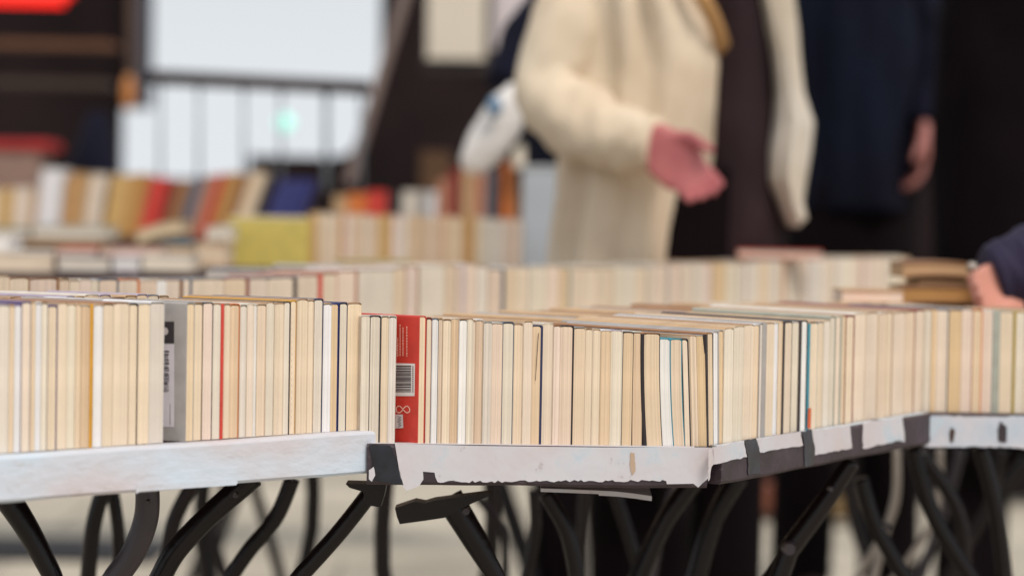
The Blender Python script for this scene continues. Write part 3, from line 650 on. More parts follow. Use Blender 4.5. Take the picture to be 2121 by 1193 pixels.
while xx < 1870:
    wd = RND.uniform(15, 27)*lerp(1.35, .85, (xx-962)/900); op = {'cov': covs[k % 7]}
    if k == 2: op = {'cov': 'slate', 'cr': 7}
    if k in (7, 15): op = {'cov': 'sage', 'cr': 5}
    if k == 26: op = {'cov': 'rose', 'cr': 5}
    if k % 3 == 1 and 'cr' not in op: op = {'cov': RND.choice(['fawn', 'brown', 'tan', 'grey']), 'cr': RND.uniform(1.4, 2.6)}
    tn = RND.choice('ppwcktcopg')
    d2_.append((xx, xx+wd, tn, op)); xx += wd; k += 1
for i, d in enumerate(d2_):
    if i < len(d2_)/2: d[3]['label'] = f"{TWORD[d[2]]} book, {ordw(i+1)} from left in the receding half of the middle row"
    else: d[3]['label'] = f"{TWORD[d[2]]} book, {ordw(len(d2_)-i)} from right in the receding half of the middle row"
row(d2_, topsM, m1, m2, ZM, lambda x: 40, .178, '', GM, [(0, '')], yc=600, rise=-.005)
def plain_table(P, Q, z, depth, ang, label, mat=M_brown, grp='tables in the middle and back of the market', ins=.1, name='book_table'):
    t = thing(name, Vector(((P.x+Q.x)/2, (P.y+Q.y)/2, 0)), label, 'table', grp); o = t.location.copy()
    n = fnorm(P, Q)*.015; bq = q(ang)*depth
    bm = bmesh.new(); slab(bm, P+n, Q+n, P+bq, Q+bq, z-.0008, .03); link_mesh('table_top', bm, mat, t, origin=o)
    for a, e in ((P, 1), (Q, -1)):
        for f in (.12, .88):
            p = a+(Q-P)*(.08*e)+bq*f; bm = bmesh.new()
            tube(bm, catmull([Vector((p.x, p.y, z-.032)), Vector((p.x+.02*e, p.y, z*.6)), Vector((p.x-.05*e, p.y, z*.3)), Vector((p.x-.12*e, p.y, .012))], 5), .012, 10)
            link_mesh('leg', bm, M_leg, t, origin=o, smooth=True)
    return t
plain_table(m0, m1, ZM, .5, 40, 'long table carrying the left half of the middle row of books')
plain_table(m1+(m2-m1)*.004, m2, ZM, .5, 40, 'long table carrying the receding right half of the middle row')
# spine strips of row behind the middle row
def loose_row(spec, Y, base_z, group, where, lean=None, depth=.13, upright=True):
    """upright books: spec (x0,x1,ytop,tone,cover,leanpx,phrase)"""
    for i, (x0, x1, yt, tn, cv, lp, ph) in enumerate(spec):
        L0 = W(0, 400, Y); L1 = W(2000, 400, Y); L0.y = L1.y = Y
        P0 = WL(x0, 440, L0, L1); P1 = WL(x1, 440, L0, L1); P0.z = P1.z = 0
        top = WL((x0+x1)/2, yt, L0, L1).z; S_ = FPX/Y; dd = Vector((0, depth, 0))
        make_book(P0, P1, P0+dd, P1+dd, base_z, top-base_z, tn, cv, .0012, .0012, lean=lp/S_, label=f'{ph} {where}', group=group, strips=False)
GS = 'upright paperbacks beyond the middle row'
sp = []; xx = 640; k = 0
for wd, tn, cv in [(16, 'G', 'tan'), (18, 't', 'tan'), (15, 'c', 'pale'), (16, 't', 'lilac'), (9, 'H', 'orange'), (18, 'k', 'pale'), (20, 'b', 'tan'), (14, 'c', 'pale'), (22, 'b', 'olive'), (22, 'G', 'tan'), (18, 'k', 'rose'), (17, 'g', 'lilac'),
                   (22, 'b', 'tan'), (20, 'b', 'tan'), (18, 't', 'pale'), (14, 'b', 'orange'), (22, 'o', 'tan'), (18, 't', 'tan'), (24, 'H', 'olive'), (16, 't', 'pale'), (22, 'g', 'sage'), (24, 'g', 'pale'), (20, 'k', 'rose'), (18, 'c', 'rose')]:
    sp.append((xx, xx+wd, 442+(xx-640)*.028+RND.uniform(-2, 2), tn, cv, 0, f'{TWORD[tn]} upright book, {ordw(k+1)}')); xx += wd; k += 1
XR = xx
loose_row(sp, 4.95, .77, GS, 'right of the yellow cover')
t_ = thing('book', W(555, 600, 4.9), 'wide bright yellow book cover facing forward beyond the middle row', 'book', GS)
P0 = W(476, 500, 4.88); P1 = W(638, 500, 4.88)
bm = bmesh.new(); zt = W(556, 440, 4.9).z; zb = .77
box(bm, Vector(((P0.x+P1.x)/2, 4.893, (zt+zb)/2-.004)), (P1.x-P0.x-.006, .018, zt-zb-.008)); link_mesh('pages', bm, MP, t_, color=lin(TONE['p']), origin=t_.location.copy())
bm = bmesh.new()
for yy in (4.882, 4.904): box(bm, Vector(((P0.x+P1.x)/2, yy, (zt+zb)/2-.006)), (P1.x-P0.x, .002, zt-zb-.012))
box(bm, Vector((P0.x-.001, 4.893, (zt+zb)/2-.006)), (.002, .024, zt-zb-.012))
link_mesh('cover', bm, MC, t_, color=lin((208, 188, 98)), origin=t_.location.copy())
pa = W(400, 600, 4.85); pb = W(1110, 600, 4.85); pa.z = pb.z = 0
plain_table(pa, pb, .77, .5, 90, 'table under the upright books right of the yellow cover')
# raised back table with leaning books
spL = [(-30, -2, 390, 't', 'tan', 4, 'tan book at the left edge'), (0, 27, 390, 'G', 'pale', 6, 'orange-tinted book'), (28, 62, 388, 'c', 'pale', 6, 'wide cream book'), (63, 78, 392, 'd', 'brown', 8, 'thin brown book'), (80, 126, 350, 'w', 'white', 12, 'tall white book'),
       (128, 140, 366, 'd', 'brown', 14, 'dark brown thin book'), (141, 164, 357, 'H', 'tan', 14, 'tan-paged slim book'), (165, 180, 365, 'd', 'olive', 15, 'olive brown book'), (181, 212, 360, 'c', 'pale', 16, 'leaning cream book'),
       (222, 262, 362, 'G', 'tan', 22, 'wide orange-tan leaning book'), (263, 296, 360, 'H', 'tan', 24, 'brownish leaning book')]
red = [(298, 336, 368, 'b', 'red', 30, 'bright red leaning book'), (337, 350, 372, 'd', 'dred', 32, 'dark red thin leaning book'), (351, 382, 372, 'b', 'brown', 34, 'brown leaning book'), (384, 408, 366, 'g', 'slate', 36, 'blue-grey leaning book'),
       (409, 432, 362, 'k', 'rose', 38, 'salmon pink leaning book'), (433, 448, 360, 'b', 'red', 40, 'thin red leaning book'), (450, 478, 358, 'H', 'tan', 40, 'tan leaning book next to red'), (479, 498, 360, 'd', 'brown', 42, 'dark brown leaning book'), (499, 530, 356, 't', 'pale', 44, 'pale tan last leaning book')]
# coloured ones show their spines: build with thick cover across the front
def spine_book(x0, x1, yt, cv, lp, label, Y, bz, group, depth=.13):
    L0 = W(0, 400, Y); L1 = W(2000, 400, Y)
    L0.y = L1.y = Y
    P0 = WL(x0, 440, L0, L1); P1 = WL(x1, 440, L0, L1); P0.z = P1.z = 0; T = P1.x-P0.x
    top = WL((x0+x1)/2, yt, L0, L1).z; h = top-bz; l = lp/(FPX/Y)
    t = thing('book', Vector(((P0.x+P1.x)/2, Y, bz)), label, 'book', group); o = t.location.copy()
    def sh(bm):
        for v in bm.verts: v.co.x += l*((v.co.z-bz)/h-.5)
    bm = bmesh.new(); prof = [(0, .985), (0, .01), (.15, -.012), (.5, -.02), (.85, -.012), (1, .01), (1, .985), (.9, .985), (.9, .03), (.1, .03), (.1, .985)]
    prism(bm, [Vector((P0.x+a*T, Y+b*depth, bz)) for a, b in prof], Vector((0, 0, h))); sh(bm); link_mesh('cover', bm, MC, t, color=lin(CC[cv]), origin=o)
    bm = bmesh.new(); box(bm, Vector((P0.x+T/2, Y+depth*.5, bz+h/2)), (T*.78, depth*.92, h-.008)); sh(bm); link_mesh('pages', bm, MP, t, color=lin(TONE['t']), origin=o)
G4 = 'books leaning on the raised back shelf'
loose_row(spL, 6.6, .885, G4, 'on the raised back shelf')
for r_ in red:
    if r_[4] in ('tan', 'pale'): loose_row([r_], 6.6, .885, G4, 'on the raised back shelf')
    else: spine_book(r_[0], r_[1], r_[2], r_[4], r_[5], r_[6]+' on the raised back shelf', 6.6, .885, G4)
spine_book(556, 632, 372, 'blue', 44, 'wide royal blue book at the end of the leaning books', 6.62, .885, G4)
spR = [(690, 718, 405, 'tan', 'tan'), (719, 758, 401, 'orange', 'orange-brown'), (759, 800, 396, 'red', 'brick red'), (801, 822, 398, 'black', 'near-black'), (832, 864, 396, 'pale', 'pale cream'), (867, 885, 396, 'grey', 'thin grey'), (886, 903, 397, 'white', 'thin white'),
       (906, 928, 372, 'rose', 'salmon'), (929, 953, 350, 'dred', 'tall dark red'), (955, 978, 352, 'tan', 'tall tan'), (979, 1005, 352, 'rose', 'tall pinkish tan'), (1007, 1022, 352, 'slate', 'tall slate'), (1023, 1036, 352, 'black', 'tall black'), (1038, 1058, 335, 'orange', 'tallest orange'), (1059, 1078, 338, 'brown', 'tallest brown')]
for x0, x1, yt, cv, wd in spR: spine_book(x0, x1, yt, cv, 2, f'{wd} spine on the raised back shelf behind the upright row', 6.5, .885, 'spines standing on the raised back shelf at centre')
pa = W(-200, 600, 6.45); pb = W(1180, 600, 6.45); pa.z = pb.z = 0; pa.y = pb.y = 6.45
plain_table(pa, pb, .885, .32, 90, 'raised back table carrying the leaning and coloured books', name='display_table')
# flat piles
def flat_book(x0, x1, y0, y1, Y, tn, cv, label, depth=.13, tiltx=0, bz=None, group='books lying flat beyond the middle row', bulge=0):
    a = W(x0, y1, Y); b = W(x1, y0, Y); zb = a.z; zt = b.z+ (a.z-b.z)*0; cz = (zb+zt)/2; T = abs(zt-zb); L_ = b.x-a.x
    t = thing('book', Vector(((a.x+b.x)/2, Y, min(zb, zt))), label, 'book', group); o = t.location.copy()
    def xf(bm):
        for v in bm.verts:
            u = (v.co.x-(a.x+b.x)/2)/L_*2
            v.co.z += tiltx*u + bulge*(1-u*u)
    def sub(bm): bmesh.ops.subdivide_edges(bm, edges=[e for e in bm.edges if abs(e.verts[0].co.x-e.verts[1].co.x) > L_*.5], cuts=8, use_grid_fill=True)
    bm = bmesh.new(); box(bm, Vector(((a.x+b.x)/2, Y+depth/2, cz)), (L_-.004, depth-.004, T*.84)); sub(bm); xf(bm); link_mesh('pages', bm, MP, t, color=lin(TONE[tn]), origin=o)
    bm = bmesh.new()
    for s in (-1, 1): box(bm, Vector(((a.x+b.x)/2, Y+depth/2, cz+s*T*.46)), (L_, depth, T*.08+.0004))
    sub(bm); xf(bm); link_mesh('cover', bm, MC, t, color=lin(CC[cv]) if isinstance(cv, str) else lin(cv), origin=o)
    return t
FB = [(-60, 112, 522, 562, 4.3, 'c', 'pale', 'cream flat book at the far left of the pile'), (-80, 20, 495, 520, 4.4, 'w', 'white', 'white flat book at the left picture edge'), (118, 228, 533, 562, 4.25, 'g', 'slate', 'slate-covered flat book under the red one'),
      (115, 200, 516, 532, 4.3, 'k', 'red', 'flat red book lying left of the white stack'), (232, 290, 532, 562, 4.25, 'w', 'lilac', 'bluish white flat book in the pile'), (292, 398, 530, 560, 4.25, 'p', 'pale', 'pale pinkish flat book right of the bluish one'),
      (205, 330, 516, 530, 4.32, 'k', 'rose', 'thin pink flat book across the pile'), (330, 402, 505, 527, 4.5, 'd', 'teal', 'teal flat book poking out of the pile'), (405, 470, 505, 552, 4.4, 't', 'tan', 'tan block-like book beside the teal one'),
      (25, 210, 496, 508, 4.9, 'd', 'black', 'thin black flat book across the pile'), (-80, 60, 474, 494, 5.0, 'g', 'green', 'green-covered flat book at far left'), (65, 225, 470, 494, 5.0, 'p', 'sage', 'pale green flat book below the white leaning one')]
for f in FB: flat_book(*f)
flat_book(282, 378, 470, 494, 4.9, 'y', (226, 206, 150), 'curled cream magazine lying under the red leaning book', tiltx=.012, bulge=.006)
flat_book(425, 478, 472, 500, 4.7, 'p', 'pale', 'small rounded cream book left of the yellow cover', bulge=.004)
flat_book(424, 560, 560, 580, 3.32, 'g', 'slate', 'slate grey flat book just behind the middle row', group='books lying flat beyond the middle row', depth=.12)
flat_book(560, 700, 553, 574, 3.5, 'g', 'grey', 'grey flat book just behind the middle row, right of the slate one', group='books lying flat beyond the middle row', depth=.12)
flat_book(690, 850, 541, 556, 3.75, 'y', 'olive', 'yellowish flat book behind the middle row, right of the grey one', group='books lying flat beyond the middle row', depth=.12)
pa = W(-300, 600, 4.2); pb = W(480, 600, 4.2); pa.z = pb.z = 0; pa.y = pb.y = 4.2
plain_table(pa, pb, W(100, 564, 4.25).z, .95, 90, 'low back table holding the pile of flat books')
flat_book(1062, 1150, 302, 350, 6.45, 'p', 'sage', 'pale green and cream book lying on top of coloured spines', group='books lying flat beyond the middle row')
t_ = thing('box', W(1110, 650, 5.15), 'tall pale grey-blue box beside the beige coat', 'box')
bm = bmesh.new(); a = W(1082, 348, 5.15); b = W(1175, 348, 5.15); box(bm, Vector(((a.x+b.x)/2, 5.25, (a.z+.77)/2)), (b.x-a.x, .2, a.z-.77)); bmesh.ops.bevel(bm, geom=bm.edges[:], offset=.004, segments=2, affect='EDGES')
link_mesh('carton', bm, plain('pale_card', lin((184, 192, 200)), .6, .15, 6, .1), t_, origin=t_.location.copy())
bm = bmesh.new(); box(bm, Vector(((a.x+b.x)/2, 5.25, a.z+.003)), (b.x-a.x+.006, .206, .006)); link_mesh('lid', bm, plain('pale_card_lid', lin((200, 204, 206)), .6, .15, 6, .1), t_, origin=t_.location.copy())
# books being leafed through at the right and the red book behind
GH = 'books pulled out flat near the hand at right'
flat_book(1868, 2030, 548, 574, 3.35, 'd', 'brown', 'upper tan book tipped flat under the fingers', group=GH, tiltx=.0, bulge=.003, depth=.12)
flat_book(1900, 2035, 576, 597, 3.36, 'd', 'black', 'black-edged book shape standing for the shaded gap between two tan books', group=GH, depth=.12)  # black slab carries the shade of the gap between the two books
flat_book(1866, 2040, 598, 628, 3.3, 'H', 'dtan', 'lower brown book tipped flat below the fingers', group=GH, bulge=.002, depth=.12)
flat_book(1742, 1874, 603, 626, 3.2, 'k', 'tan', 'pale flat book left of the tipped books', group=GH, depth=.1)
flat_book(1528, 1705, 520, 533, 4.262, 'k', 'red', 'flat bright red book lying on top of the middle row', group=GH, depth=.04)
pa = W(1400, 600, 3.25); pb = W(2300, 600, 3.25)
# ------------------------------------------------------------------ people
M_skin = plain('skin', lin((166, 104, 96)), .5, .15, 12, .05)
M_hair = plain('hair_brown', lin((70, 46, 34)), .5, .4, 60, .3)
def loft(bm, secs, n=40, fold=.0, seed=0, ff=3.0, cap=True):
    """secs: (z, cx, cy, rx, ry)"""
    rings = []
    for z, cx, cy, rx, ry in secs:
        r = []
        for k in range(n):
            a = 2*math.pi*k/n
            f = 1+fold*(noise.noise(Vector((math.cos(a)*ff+seed, math.sin(a)*ff, z*2.2+seed)))+.35*noise.noise(Vector((math.cos(a)*ff*3+seed+z*3, math.sin(a)*ff*3, z*4))))
            r.append(bm.verts.new((cx+rx*math.cos(a)*f, cy+ry*math.sin(a)*f, z)))
        rings.append(r)
    for a, b in zip(rings, rings[1:]):
        for k in range(n): bm.faces.new((a[k], a[(k+1) % n], b[(k+1) % n], b[k]))
    if cap: bm.faces.new(rings[0]); bm.faces.new(list(reversed(rings[-1])))
def dense(secs, k=4):
    o = []
    for a, b in zip(secs, secs[1:]):
        for j in range(k): o.append(tuple(lerp(x, y, (1-math.cos(math.pi*j/k))/2 if False else j/k) for x, y in zip(a, b)))
    o.append(secs[-1]); return o
def px_secs(rows, Y, ry):
    """rows: (y, xl, xr) silhouette at depth Y"""
    o = []
    for y, xl, xr in rows:
        a = W(xl, y, Y); b = W(xr, y, Y); o.append(((a.z+b.z)/2, (a.x+b.x)/2, Y, (b.x-a.x)/2, ry))
    return o
def hand(bm, wrist, dirv, side, curl=.5, s=1.0, palm_n=None):
    """palm and five separate fingers; side: direction of the thumb"""
    d = dirv.normalized(); sd_ = (side-d*side.dot(d)).normalized(); nn = d.cross(sd_).normalized()
    if palm_n is not None and nn.dot(palm_n) < 0: nn = -nn
    L_ = .088*s
    for k in range(5):
        f = (k-2)*.017*s
        tube(bm, [wrist+sd_*f*.55, wrist+d*L_*.5+sd_*f*.95, wrist+d*L_+sd_*f*.95], [.013*s, .0135*s, .011*s], 10)
    for k, ln_ in enumerate((.066, .074, .078, .07, .056)[1:]):
        b_ = wrist+d*L_+sd_*(.027-.018*k)*s; p = [b_-d*.01]; ang = 0; v = d.copy(); cur = b_
        for j, fr in enumerate((.45, .3, .25)):
            ang = curl*(.6+.5*j+.12*k)*.8
            v = (v*math.cos(ang)+nn*math.sin(ang)).normalized(); cur = cur+v*ln_*fr*s*1.05; p.append(cur)
        tube(bm, p, [.0092*s, .0086*s, .008*s, .0066*s], 10); ell(bm, cur, Vector((.0066, .0066, .0066))*s)
    b_ = wrist+d*.022*s+sd_*.02*s; v = (d*.72+sd_*.68+nn*.25).normalized(); v2 = (d*.9+sd_*.2+nn*.4).normalized()
    p = [b_, b_+v*.04*s, b_+v*.04*s+v2*.03*s, b_+v*.04*s+v2*.052*s]
    tube(bm, p, [.0125*s, .0105*s, .0095*s, .0075*s], 10); ell(bm, p[-1], Vector((.0075, .0075, .0075))*s)
def person(label, J, coat_m, trou_m, tr=.078, hairm=M_hair, scale=1.0, shoes=None, hands=True, skin=None, hs=1.0, curl=(.5, .5), side=None):
    """J: joints in world space. body is one remeshed surface"""
    t = thing('person', Vector((J['pelvis'].x, J['pelvis'].y, 0)), label, 'person', None); o = t.location.copy()
    bm = bmesh.new(); H = J['head']; Nk = J['neck']; Pl = J['pelvis']
    face = J.get('face', Vector((0, -1, 0))).normalized(); rt = face.cross(Vector((0, 0, 1))).normalized()
    rot = Matrix((rt, face, Vector((0, 0, 1)))).transposed()
    ell(bm, H, (.075, .095, .115), rot); ell(bm, H+Vector((0, 0, -.05))+face*.022, (.055, .066, .068), rot)
    tube(bm, [H+face*.088+Vector((0, 0, .02)), H+face*.105+Vector((0, 0, -.012)), H+face*.09+Vector((0, 0, -.03))], [.009, .015, .012], 8)
    for s in (-1, 1): ell(bm, H+rt*.076*s+Vector((0, 0, -.005)), (.01, .02, .032), rot)
    for dz in (-.058, -.068): ell(bm, H+face*.083+Vector((0, 0, dz)), (.024, .01, .006), rot)
    tube(bm, [Nk-Vector((0, 0, .06)), Nk, H-Vector((0, 0, .06))], [.065, .055, .052], 14)
    tube(bm, [Pl-Vector((0, 0, .06)), Pl.lerp(Nk, .3), Pl.lerp(Nk, .7), Nk-Vector((0, 0, .07))], [.11, .105, .12, .09], 18, .75)
    for s in ('r', 'l'):
        sh, eb, wr = J['sh_'+s], J['el_'+s], J['wr_'+s]
        tube(bm, [Nk-Vector((0, 0, .05)), sh, sh.lerp(eb, .5), eb, eb.lerp(wr, .3), wr], [.06, .056, .043, .036, .036, .027], 12); ell(bm, eb, (.036,)*3)
        hd = J.get('hd_'+s, (wr-eb).normalized()); hand(bm, wr, hd, J.get('th_'+s, Vector((0, -1, .3))), curl[0 if s == 'r' else 1], hs)
        hp, kn, an = J['hip_'+s], J['kn_'+s], J['an_'+s]
        tube(bm, [Pl, hp, hp.lerp(kn, .5), kn, kn.lerp(an, .35), an], [.1, .066, .06, .05, .05, .038], 14)
        f = Vector((face.x, face.y, 0))
        tube(bm, [an-f*.03-Vector((0, 0, .02)), an+f*.05-Vector((0, 0, .045)), an+f*.16-Vector((0, 0, .06))], [.036, .038, .022], 10)
    b = link_mesh('body', bm, skin or M_skin, t, origin=o, smooth=True)
    rm = b.modifiers.new('join', 'REMESH'); rm.mode = 'VOXEL'; rm.voxel_size = .0055; rm.use_smooth_shade = True
    sm = b.modifiers.new('soft', 'SMOOTH'); sm.factor = .5; sm.iterations = 2
    bm = bmesh.new(); ell(bm, H+Vector((0, 0, .028))-face*.02, (.086, .1, .105), rot); ell(bm, H-face*.05-Vector((0, 0, .05)), (.07, .05, .08), rot)
    link_mesh('hair', bm, hairm, t, origin=o, smooth=True)
    bm = bmesh.new()
    for s in (-1, 1): ell(bm, H+face*.086+rt*.03*s+Vector((0, 0, .012)), (.012, .008, .008), rot)
    link_mesh('eyes', bm, plain('eye', lin((60, 46, 40)), .2, .1, 5, 0), t, origin=o, smooth=True)
    bm = bmesh.new()
    tube(bm, [Pl+Vector((0, 0, .1)), Pl-Vector((0, 0, .1))], [.17, .165], 20, .8)
    for s in ('r', 'l'):
        hp, kn, an = J['hip_'+s], J['kn_'+s], J['an_'+s]
        tube(bm, catmull([hp+Vector((0, 0, .03)), hp.lerp(kn, .5), kn, kn.lerp(an, .5), an+Vector((0, 0, -.02))], 4), tr, 16)
    tr = link_mesh('trousers', bm, trou_m, t, origin=o, smooth=True)
    rm = tr.modifiers.new('join', 'REMESH'); rm.mode = 'VOXEL'; rm.voxel_size = .012; rm.use_smooth_shade = True
    for s in ('r', 'l'):
        an = J['an_'+s]; f = Vector((face.x, face.y, 0)); bm = bmesh.new()
        tube(bm, [an-f*.07-Vector((0, 0, .045)), an-f*.03-Vector((0, 0, .04)), an+f*.06-Vector((0, 0, .05)), an+f*.15-Vector((0, 0, .058)), an+f*.2-Vector((0, 0, .065))], [.03, .05, .05, .046, .025], 12)
        link_mesh('shoe', bm, shoes or M_brown, t, origin=o, smooth=True)
    return t, o
def std_joints(x, y, facing=(0, -1), h=1.0):
    f = Vector((*facing, 0)).normalized(); r = f.cross(Vector((0, 0, 1)))  # person's right is -r? keep symmetric
    c = Vector((x, y, 0)); J = dict(pelvis=c+Vector((0, 0, .95*h)), neck=c+Vector((0, 0, 1.46*h)), head=c+f*.02+Vector((0, 0, 1.63*h)), face=f)
    for s, k in (('r', -1), ('l', 1)):
        J['sh_'+s] = c+r*.18*k+Vector((0, 0, 1.40*h)); J['el_'+s] = c+r*.24*k+Vector((0, 0, 1.12*h)); J['wr_'+s] = c+r*.24*k+f*.06+Vector((0, 0, .88*h))
        J['hip_'+s] = c+r*.09*k+Vector((0, 0, .9*h)); J['kn_'+s] = c+r*.11*k+Vector((0, 0, .5*h)); J['an_'+s] = c+r*.12*k+Vector((0, 0, .09))
    return J
def sleeve(t, o, pts, rad, mat, name='sleeve', fold=.12, seed=0):
    C = catmull(pts, 10); m = len(pts)-1; bm = bmesh.new()
    R_ = [interp([(i*10, rad[i]) for i in range(m+1)], j) for j in range(len(C))]
    rings = []; prev = None; n = 28
    for i, p in enumerate(C):
        tt = (C[min(i+1, len(C)-1)]-C[max(i-1, 0)]).normalized(); u = prev or Vector((0, 1, 0))
        s = tt.cross(u).normalized(); u = s.cross(tt).normalized(); prev = u; r = []
        for k in range(n):
            a = 2*math.pi*k/n; d = s*math.cos(a)+u*math.sin(a)
            f = 1+fold*noise.noise(Vector((d.x*1.6+seed, d.z*1.6+d.y, i*.2+seed)))+fold*.45*(1-2*abs(noise.noise(Vector((i*.22+d.x*1.3+seed, d.z*.9, seed)))*2))
            r.append(bm.verts.new(p+d*R_[i]*f))
        rings.append(r)
    for a, b in zip(rings, rings[1:]):
        for k in range(n): bm.faces.new((a[k], a[(k+1) % n], b[(k+1) % n], b[k]))
    bm.faces.new(rings[0]); bm.faces.new(list(reversed(rings[-1])))
    return link_mesh(name, bm, mat, t, origin=o, smooth=True)
# --- person in the beige coat
Y1 = 4.4
M_beige = plain('beige_wool', lin((214, 199, 176)), .9, .14, 5, .12, rgb2=lin((196, 174, 148)), bscale=60)  # second tan mixes the coat's shaded tone into its colour
M_ivory = plain('ivory_lining', lin((206, 197, 184)), .85, .12, 5, .15, bscale=60, rgb2=lin((188, 174, 152)))
M_black = plain('black_cloth', lin((17, 10, 13)), .95, .5, 6, .3, spec=.1)
M_char = plain('charcoal_knit', lin((50, 38, 41)), .95, .3, 10, .4, spec=.1)
M_navy = plain('navy_cloth', lin((18, 19, 36)), .9, .4, 5, .3, spec=.15)
J = dict(pelvis=W(1395, 460, Y1+.02), neck=W(1425, -110, Y1), head=W(1440, -290, Y1-.01), face=Vector((.6, -1, 0)),
         sh_r=W(1245, -40, Y1), el_r=W(1150, 205, Y1-.05), wr_r=W(1345, 285, Y1-.24), hd_r=(W(1462, 395, Y1-.27)-W(1345, 285, Y1-.24)), th_r=W(1480, 262, Y1-.26)-W(1380, 290, Y1-.24),
         sh_l=W(1560, -40, Y1+.04), el_l=W(1548, 110, Y1+.05), wr_l=W(1500, 215, Y1+.03), hd_l=Vector((-.1, 0, -1)), th_l=Vector((-1, -.3, 0)))
for s, x in (('r', 1330), ('l', 1500)):
    J['hip_'+s] = W(x+20, 520, Y1+.02); a = W(x-30 if s == 'r' else x+10, 900, Y1+.02); J['kn_'+s] = a; J['an_'+s] = Vector((a.x, a.y+.03, .09))
p1, o1 = person('person in an open beige coat over charcoal, forearm bent and reddish hand lowered', J, M_beige, M_black, curl=(.5, .6), hs=1.03, tr=.066, skin=plain('skin_ruddy', lin((184, 108, 106)), .5, .2, 14, .05, rgb2=lin((156, 78, 82))))
bm = bmesh.new()
loft(bm, dense(px_secs([(-90, 1300, 1430), (-60, 1225, 1450), (-20, 1205, 1462), (60, 1196, 1512), (140, 1192, 1532), (220, 1176, 1534), (300, 1166, 1520), (380, 1156, 1500), (470, 1146, 1484), (560, 1138, 1472), (700, 1138, 1456), (800, 1140, 1450)], Y1, .135), 6), 72, .24, 3, 3.2)
link_mesh('coat', bm, M_beige, p1, origin=o1, smooth=True)
bm = bmesh.new()
loft(bm, dense(px_secs([(-100, 1400, 1540), (-40, 1430, 1575), (40, 1440, 1592), (120, 1440, 1601), (220, 1440, 1606), (320, 1440, 1600), (400, 1430, 1602), (460, 1430, 1618), (540, 1430, 1625)], Y1+.02, .115), 4), 36, .04, 9)
link_mesh('jumper', bm, M_char, p1, origin=o1, smooth=True)
bm = bmesh.new()
loft(bm, dense(px_secs([(-70, 1570, 1620), (-20, 1566, 1645), (60, 1584, 1655), (120, 1596, 1659), (190, 1602, 1665), (255, 1598, 1682), (320, 1588, 1674), (370, 1588, 1667), (420, 1612, 1661), (452, 1624, 1669), (470, 1634, 1652)], Y1-.03, .06), 6), 40, .32, 17, 2.4)
link_mesh('coat_panel', bm, M_ivory, p1, origin=o1, smooth=True)
sleeve(p1, o1, [W(1265, -50, Y1), W(1190, 60, Y1-.02), W(1150, 195, Y1-.05), W(1225, 270, Y1-.14), W(1310, 292, Y1-.2), W(1362, 296, Y1-.235)], [.078, .078, .07, .066, .053, .045], M_beige, fold=.13, seed=2)
bm = bmesh.new(); tube(bm, catmull([W(1400, -100, Y1-.14), W(1445, -20, Y1-.15), W(1478, 40, Y1-.13), W(1502, 110, Y1-.08)], 5), .014, 8, .4)
link_mesh('bag_strap', bm, plain('tan_leather', lin((176, 134, 84)), .5, .2, 20, .1), p1, origin=o1, smooth=True)
# --- person behind, only a navy sleeve shows; holds a white bag
J = std_joints(W(1290, 0, 5.3).x, 5.35, (0, -1), .98)
J['sh_l'] = W(1190, -50, 5.3); J['el_l'] = W(1105, 90, 5.2); J['wr_l'] = W(1068, 172, 5.17); J['hd_l'] = Vector((-.1, -.1, -1))
p2, o2 = person('person in navy hidden behind the beige coat, one arm reaching down-left', J, M_navy, M_black, curl=(.5, 1.1), hs=.9, tr=.066)
sleeve(p2, o2, [J['sh_r'], J['el_r'], J['wr_r']], [.07, .062, .045], M_navy, seed=15)
sleeve(p2, o2, [W(1200, -70, 5.3), W(1150, 20, 5.25), W(1095, 95, 5.2), W(1045, 180, 5.15)], [.075, .07, .062, .046], M_navy, seed=5)
c = J['pelvis']; bm = bmesh.new(); loft(bm, dense([(1.46, c.x, c.y, .08, .08), (1.41, c.x, c.y, .19, .12), (1.2, c.x, c.y, .2, .13), (.95, c.x, c.y, .2, .14), (.75, c.x, c.y, .21, .15)], 4), 32, .05); link_mesh('jacket', bm, M_navy, p2, origin=o2, smooth=True)
t_ = thing('bag', W(1020, 360, 5.05), 'white plastic bag with a small blue mark hanging from the navy arm', 'bag'); ob = t_.location.copy()
def tilted(bm, pts, rx, ry, n=24, fold=.1):
    rings = []; m = len(pts)
    for i, p in enumerate(pts):
        tt = (pts[min(i+1, m-1)]-pts[max(i-1, 0)]).normalized(); s = Vector((tt.z, 0, -tt.x)).normalized(); r = []
        for k in range(n):
            a = 2*math.pi*k/n; f = 1+fold*noise.noise(Vector((math.cos(a)*2, math.sin(a)*2, i*.5)))
            r.append(bm.verts.new(p+s*math.cos(a)*rx[i]*f+Vector((0, 1, 0))*math.sin(a)*ry[i]*f))
        rings.append(r)
    for a, b in zip(rings, rings[1:]):
        for k in range(n): bm.faces.new((a[k], a[(k+1) % n], b[(k+1) % n], b[k]))
    bm.faces.new(rings[0]); bm.faces.new(list(reversed(rings[-1])))
bp = catmull([W(1070, 175, 5.05), W(1062, 205, 5.05), W(1040, 250, 5.05), W(1008, 300, 5.05), W(980, 338, 5.05), W(966, 356, 5.05)], 4)
rx = [interp([(0, 12), (4, 34), (8, 46), (12, 44), (16, 32), (20, 12)], i)/(FPX/5.05) for i in range(len(bp))]
bm = bmesh.new(); tilted(bm, bp, rx, [r*.6 for r in rx]); link_mesh('sack', bm, plain('white_plastic', lin((226, 222, 218)), .4, .1, 6, .3), t_, origin=ob, smooth=True)
bm = bmesh.new(); ell(bm, W(1024, 222, 5.0), (.016, .012, .022)); link_mesh('printed_mark', bm, plain('blue_print', lin((110, 140, 168)), .5, .2, 20, 0), t_, origin=ob, smooth=True)
